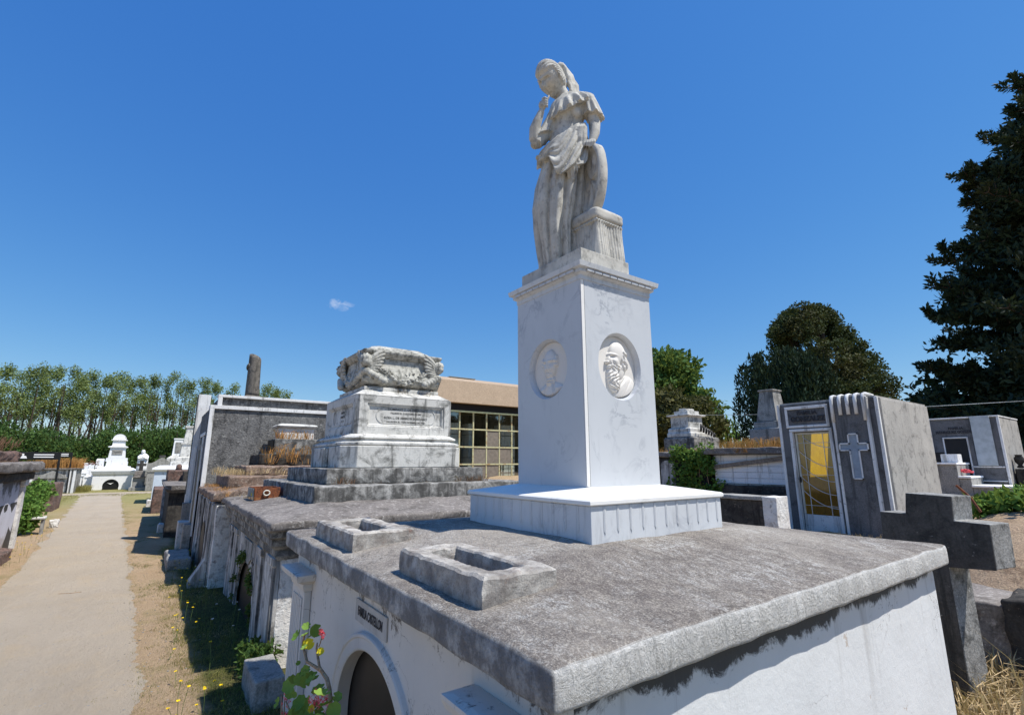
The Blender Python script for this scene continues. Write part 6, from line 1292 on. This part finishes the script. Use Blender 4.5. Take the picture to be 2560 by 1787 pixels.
def verge(n, mode):
    out_ = []
    for _ in range(n):
        y = 2.2+rg.random()**1.4*24; side = rg.random() < .74
        if side:
            xr = np.interp(y, *XR); x = xr+(rg.random()**(.8 if mode else 1.1))*(.95 if y < 12 else 1.0+.06*(y-12))
            if x > (.06 if y < 8.5 else -.15 if y < 15 else -.6): continue
        else:
            xl = np.interp(y, *XL); x = xl-rg.random()*.9
            if y < 9 or x < -3.55: continue
        k = noise.noise((x*1.3, y*.7, 2.)); edge = smooth(-.75, -.15, x) if side else smooth(-3.0, -3.5, x)
        if mode == 0 and k*1.6+.42*edge+.25*noise.noise((x*6, y*3, 5)) < .22: continue
        if mode == 1 and k > .25: continue
        if mode == 0: out_.append((x, y, 0, 12, .045+.05*edge*rg.random()+.01*(y/20), .07, 1.0))
        else: out_.append((x, y, 0, 7, .022+.012*rg.random(), .08, 1.5))
    return out_
blades('green_grass', 'grassg', verge(2600, 0), 'low green grass patches on the verges of the path', 2)
blades('dry_grass', 'straw', verge(3600, 1), 'short dry straw grass covering the verges', 3)
blades('olive_grass', 'grassd', [(x, y, 0, 14, .05+.04*rg.random(), .07, .9) for x, y in [(rg.gauss(-.50, .10), rg.uniform(3.2, 14)) for _ in range(700)]+[(rg.uniform(-.5, .05), rg.uniform(3.2, 14)) for _ in range(500)]], 'olive green grass along the foot of the crypts', 4)
blades('green_grass', 'grassd', [(rg.uniform(-9, 1), rg.choice((rg.uniform(43.6, 47.8), rg.uniform(38, 41))), 0, 14, .14, .3, .7) for _ in range(420)]+[(rg.uniform(-5.2, -4.6), rg.uniform(29, 38), 0, 14, .12, .3, .7) for _ in range(120)]+[(rg.uniform(-5.2, -4.9), rg.uniform(45, 47.5), 0, 40, .55, .35, .4) for _ in range(30)], 'ragged green grass around the far tombs', 5)
blades('tall_dry_grass', 'straw', [(x, y, gh(x, y), 26, .22+.30*rg.random(), .10, .75) for x, y in [(rg.uniform(3.75, 5.0), rg.uniform(-1.3, .25)) for _ in range(150)]]+[(4.0, -.05, .0, 12, 1.0, .1, .55), (4.25, -.25, .02, 12, .95, .12, .55), (4.5, -.5, .05, 12, .85, .1, .6)], 'tall golden dry grass behind the right end of the big crypt', 6)
blades('dry_grass', 'straw', [(x, y, gh(x, y), 8, .07+.06*rg.random(), .12, 1.1) for x, y in [(rg.uniform(5.6, 12), rg.uniform(-2, 3.5)) for _ in range(1400)] if not (7.3 < x < 9.9 and 1.4 < y < 3.1)], 'dry grass on the slope between the right-hand tombs', 7)
blades('dry_weeds', 'rusty_straw', [(rg.uniform(8.9, 11), rg.uniform(3.2, 5.3), 2.29, 26, .20+.16*rg.random(), .15, .9) for _ in range(60)]+[(8.85, rg.uniform(4.25, 4.6), 2.20, 10, .12, .04, -1.2) for _ in range(12)], 'orange dry weeds heaped on the clapboard crypt roof', 8)
blades('dry_weeds', 'rusty_straw', [(rg.uniform(9.0, 10.5), rg.uniform(5.5, 7.4), 2.23, 14, .10+.08*rg.random(), .15, .9) for _ in range(40)], 'brown weeds on the ivy crypt roof', 9)
rf = [(rg.uniform(.95, 2.0), rg.uniform(10.4, 11.1), 1.95+rg.uniform(0, .25), 10, .18+.28*rg.random(), .1, .8) for _ in range(34)]+[(rg.uniform(1.15, 2.0), 11.1, 2.53, 10, .30, .1, .7) for _ in range(12)]
blades('dry_weeds', 'rusty_straw', rf, 'orange dry weeds around the small chest tomb', 10)
blades('dry_grass', 'straw', [(rg.uniform(-.05, 1.2), rg.uniform(9.7, 10.4), 1.75+.1*rg.random(), 20, .10+.08*rg.random(), .12, .9) for _ in range(40)]+[(rg.uniform(.0, .3), rg.uniform(7.0, 7.9), 1.5, 8, .04, .08, 1.2) for _ in range(20)]+[(rg.uniform(.2, .6), rg.uniform(9.9, 11.4), 1.77, 16, .16, .12, .9) for _ in range(20)], 'pale dry grass along the crypt steps', 11)
blades('dry_weeds', 'rusty_straw', [(rg.uniform(-.12, .6), rg.uniform(8.7, 11.8), 1.54, 12, .07, .12, 1.4) for _ in range(120)]+[(rg.uniform(.1, .9), rg.uniform(6.4, 8.4), 1.50, 7, .05, .06, 1.3) for _ in range(26)]+[(.02, y_, 1.47, 10, .10, .03, -1.8) for y_ in (8.3, 8.4, 8.5, 8.66)]+[(rg.uniform(.58, 1.0), rg.uniform(7.2, 8.6), 1.55, 8, .14, .06, 1.0) for _ in range(14)], 'rusty weeds along the roof edge of the streaked crypt', 12)
rg = random.Random(92); ed = []
for k in range(1500):
    y = 3+rg.random()**1.3*30; s_ = rg.random() < .6; xx = np.interp(y, *XR)+abs(rg.gauss(0, .07))-.03 if s_ else np.interp(y, *XL)-abs(rg.gauss(0, .09))+.03
    if y > 8.5 or s_: ed.append((xx, y, .0, 7, .022+.02*rg.random(), .06, 1.2))
blades('path_edge_grass', 'grassd', ed[::2], 'ragged olive grass fringing the path edges', 18); blades('path_edge_straw', 'straw', ed[1::2], 'ragged dry straw fringing the path edges', 19)
rg = random.Random(91)
cl_ = [(rg.uniform(-2.75, -1.1), rg.uniform(3.5, 24)) for _ in range(30)]
blades('stray_grass', 'grassd', [(x+rg.gauss(0, .08), y+rg.gauss(0, .03), .006, 8, .025, .04, 1.2) for x, y in cl_ for _ in range(5)], 'stray tufts of flat dry grass on the sandy path', 17)
br_ = m['rusty_straw'].copy(); br_.name = 'brown_twigs'; m['brown_twigs'] = M_leaf('brown_twigs', (.12, .06, .04), (.26, .14, .09))
blades('brown_twigs', 'brown_twigs', [(x, 5.70, 1.715, 26, .16, .07, 1.0) for x in (1.0, 1.1, 1.2, 3.05, 3.15, 3.25, 3.35, 2.9)]+[(x, 5.70, 1.715, 9, .09, .08, 1.0) for x in (1.6, 1.9, 2.3)]+[(x, 6.31, 3.10, 9, .12, .05, .6) for x in (2.1, 2.2, 2.45, 2.55, 2.65)]+[(x, 6.03, 2.40, 7, .06, .07, 1.2) for x in (1.5, 1.8, 2.2, 2.3, 2.7)]+[(1.25, y, 2.39, 12, .09, .08, 1.2) for y in (6.3, 6.7, 7.0, 7.3)]+[(1.05, 5.95, 1.92, 5, .14, .04, .6)], 'brown dead twigs in the joints of the sarcophagus monument', 13)
blades('dry_weeds', 'rusty_straw', [(rg.uniform(-7.8, -5.3), rg.uniform(44.1, 46.5), 1.66, 30, .75+.2*rg.random(), .3, .45) for _ in range(90)], 'orange dry weeds covering the pediment crypt roof', 14)
blades('dry_weeds', 'brown_twigs', [(rg.uniform(-6.2, -3.8), rg.uniform(13, 16), 2.28+.2*rg.random(), 24, .22, .2, 1.0) for _ in range(90)]+[(rg.uniform(-5.5, -3.4), rg.uniform(9.8, 16.5), 2.03, 12, .07, .14, 1.3) for _ in range(160)], 'reddish brown dead weeds on the left crypt roof', 15)
blades('orange_weed_root', 'rusty_straw', [(-.03, 8.75+.05*k, 1.42, 6, .14, .03, -2.0) for k in range(4)], 'dead root strands hanging over the gap', 16)
# ---- flowers
def flower(kind, x, y, h, label, group):
    f_ = T('yellow_flower' if kind == 'y' else 'white_daisy', label, 'flower', (x, y, 0), group); rg_ = random.Random(int(x*999+y*77)); lx, ly = rg_.uniform(-.05, .05), rg_.uniform(-.05, .05)
    P('stem', lambda b: b.tube([(x, y, -.01), (x+lx*.4, y+ly*.4, h*.6), (x+lx, y+ly, h)], .0022, 4), 'stemg', f_)
    def head(b):
        r = .015 if kind == 'y' else .013; n = 10; c = Vector((x+lx, y+ly, h)); k = len(b.v); b.v.append(tuple(c+Vector((0, 0, .004))))
        for i in range(2*n): a = pi*i/n; q = r*(1 if i % 2 == 0 else .72); b.v.append(tuple(c+Vector((q*cos(a), q*sin(a), .006*(i % 2)+rg_.uniform(-.004, .004)))))
        for i in range(2*n): b.f.append((k, k+1+i, k+1+(i+1) % (2*n)))
    P('petals', head, 'petal_y' if kind == 'y' else 'petal_w', f_)
rg = random.Random(77)
for k in range(44):
    y = 3.6+rg.random()**1.5*7.5; x = -.30-rg.random()*.38+(.12 if y > 8 else 0); flower('y', x, y, rg.uniform(.10, .30), 'small yellow flower on a thin stalk in the grass by the old crypts', 'yellow flowers in the shaded verge')
for k in range(26): flower('y', rg.uniform(-3.5, -3.05), rg.uniform(10.5, 18), rg.uniform(.08, .2), 'small yellow flower in the grass at the left path edge', 'yellow flowers at the left path edge')
for k in range(14): flower('w', rg.uniform(-.35, .05), rg.uniform(3.9, 9), rg.uniform(.2, .55), 'tiny white daisy standing before the stained crypt wall', 'white daisies by the stained crypt')
# ---- geranium in front of the arch
ge = T('geranium', 'leggy geranium with green and yellow leaves and red-pink blooms before the arched door', 'plant', (-.1, 2.1, 0))
def Q(y, z, x=-.12): return Vector((x, y, z))
def stems(b):
    b.tube([Q(1.95, .2), Q(1.75, .55, -.13), Q(1.70, .72), Q(1.654, .795), Q(1.69, .84), Q(1.744, .872), Q(1.856, .877), Q(2.0, .857), Q(2.161, .834), Q(2.25, .87), Q(2.29, .905), Q(2.27, .95), Q(2.20, .98)], [.014, .013, .012, .011, .011, .011, .010, .009, .008, .008, .007, .006, .004], 7)
    b.tube([Q(1.80, .874), Q(1.86, .895, -.13), Q(1.93, .91), Q(1.965, .935), Q(1.983, .955), Q(1.975, .985)], [.009, .008, .008, .007, .006, .004], 6)
    b.tube([Q(1.94, .975), Q(1.915, 1.0), Q(1.905, 1.02), Q(1.89, 1.05)], .003, 4); b.tube([Q(1.905, 1.02), Q(1.85, 1.045)], .003, 4)
    b.tube([Q(2.4, .1), Q(2.2, .4), Q(2.0, .6), Q(1.95, .70)], [.013, .012, .009, .006], 6); b.tube([Q(2.2, .4), Q(2.4, .45), Q(2.6, .47)], [.009, .007, .005], 6)
    b.tube([Q(2.62, .1), Q(2.68, .35), Q(2.75, .46)], [.010, .009, .004], 5); b.tube([Q(2.62, .1), Q(2.62, .35), Q(2.64, .47)], [.008, .007, .003], 5)
    b.tube([Q(1.8, .3), Q(1.72, .5), Q(1.62, .74)], [.01, .009, .005], 5)
P('stems', stems, 'stemb', ge, smooth=True)
def gleaf(b, c, r, rg_, tilt=None):
    nr = Vector(tilt if tilt else (rg_.uniform(-1, .1), rg_.uniform(-.9, .3), rg_.uniform(.1, 1))).normalized(); a = nr.orthogonal().normalized(); a = Matrix.Rotation(rg_.uniform(0, 6.28), 3, nr) @ a; t_ = nr.cross(a); c = Vector(c); n = 28; k = len(b.v)
    b.v.append(tuple(c))
    for ring, q in ((.55, .010), (1., .0)):
        for i in range(n):
            an = 2*pi*i/n; lob = 1-.09*abs(sin(an*3.5))**2-.02*(i % 2) if ring == 1 else 1
            if abs(an-pi) < .2: lob *= .5
            rr = r*ring*lob; fold = .25*r*(.5+.5*cos(an*7))*ring*.5
            b.v.append(tuple(c+a*cos(an)*rr+t_*sin(an)*rr+nr*(fold+.25*rr*ring)))
    for i in range(n):
        j = (i+1) % n; b.f += [(k, k+1+i, k+1+j), (k+1+i, k+1+n+i, k+1+n+j, k+1+j)]
rg = random.Random(12)
def gl_(b):
    for y, z, s_ in [(rg.uniform(1.6, 2.5), rg.uniform(.35, .72), rg.uniform(.03, .05)) for _ in range(34)]+[(2.12, 1.0, .05), (2.20, .985, .045), (2.17, 1.025, .04), (2.07, 1.01, .04), (2.24, .955, .04), (1.94, .985, .03), (1.62, .80, .05), (1.58, .78, .05), (1.60, .86, .055), (1.63, .72, .05), (2.16, .78, .045), (2.11, .80, .045), (2.06, .76, .045), (2.17, .74, .05), (2.24, .71, .05), (2.33, .66, .055), (2.03, .79, .05), (1.97, .80, .045), (1.93, .75, .05), (2.02, .83, .045), (1.67, .80, .04), (2.38, .60, .055), (2.0, .68, .05), (1.86, .66, .05), (1.92, .58, .05), (2.1, .6, .05), (2.45, .44, .055), (2.36, .42, .05), (1.70, .62, .05), (2.2, .5, .05), (2.05, .5, .055), (1.85, .5, .05), (1.58, .66, .05), (2.28, .56, .05), (2.16, .835, .02)]:
        gleaf(b, Q(y, z, -.12+rg.uniform(-.08, .05)), s_*rg.uniform(.62, .95), rg)
P('leaves', gl_, 'lf_geran', ge, smooth=True)
P('yellow_leaves', lambda b: [gleaf(b, Q(y, z, -.13), s_*.72, rg, (-.6, -.5, .3)) for y, z, s_ in ((2.12, .945, .042), (2.16, .93, .040), (2.07, .955, .042), (1.86, .975, .03), (1.83, .985, .024), (1.95, .66, .03))], 'lf_yellow', ge, smooth=True)
def bloom(b, y, z, n, r):
    for _ in range(n):
        c = Q(y+rg.gauss(0, r), z+rg.gauss(0, r*.8), -.12+rg.gauss(0, r*.6)); 
        for i in range(5):
            a = i*1.256+rg.random(); d = Vector((rg.gauss(0, .6), cos(a), sin(a))).normalized(); k = len(b.v); s_ = Vector((0, -sin(a), cos(a)))*.005; b.v += [tuple(c), tuple(c+d*.009+s_), tuple(c+d*.017), tuple(c+d*.009-s_)]; b.f.append((k, k+1, k+2, k+3))
for y, z, n, r in ((1.89, 1.05, 5, .010), (1.85, 1.045, 4, .008), (1.93, 1.055, 4, .008), (1.89, .73, 26, .028), (1.80, .76, 20, .022), (2.60, .47, 12, .015), (2.57, .40, 14, .018)): P('blossom', lambda b: bloom(b, y, z, n, r), 'pink', ge)
# a few loose things on the ground
tw = MB().tube([(-2.0, 9.6, .012), (-1.85, 9.52, .014), (-1.72, 9.55, .012)], .004, 4).build('twig', 'stemb'); tag(tw, 'thin dry twig lying on the sandy path', 'twig')
def pebbles():
    rg = random.Random(31); b = MB()
    for _ in range(1500):
        y = 2+rg.random()**1.5*18; x = rg.uniform(-2.9, -.2); r = rg.uniform(.004, .011); b.ell((x, y, r*.4), (r, r*rg.uniform(.6, 1), r*.6), 3)
    tag(b.build('gravel', 'grey_conc'), 'scattered small pebbles on the path', 'gravel', kind='stuff')
pebbles()
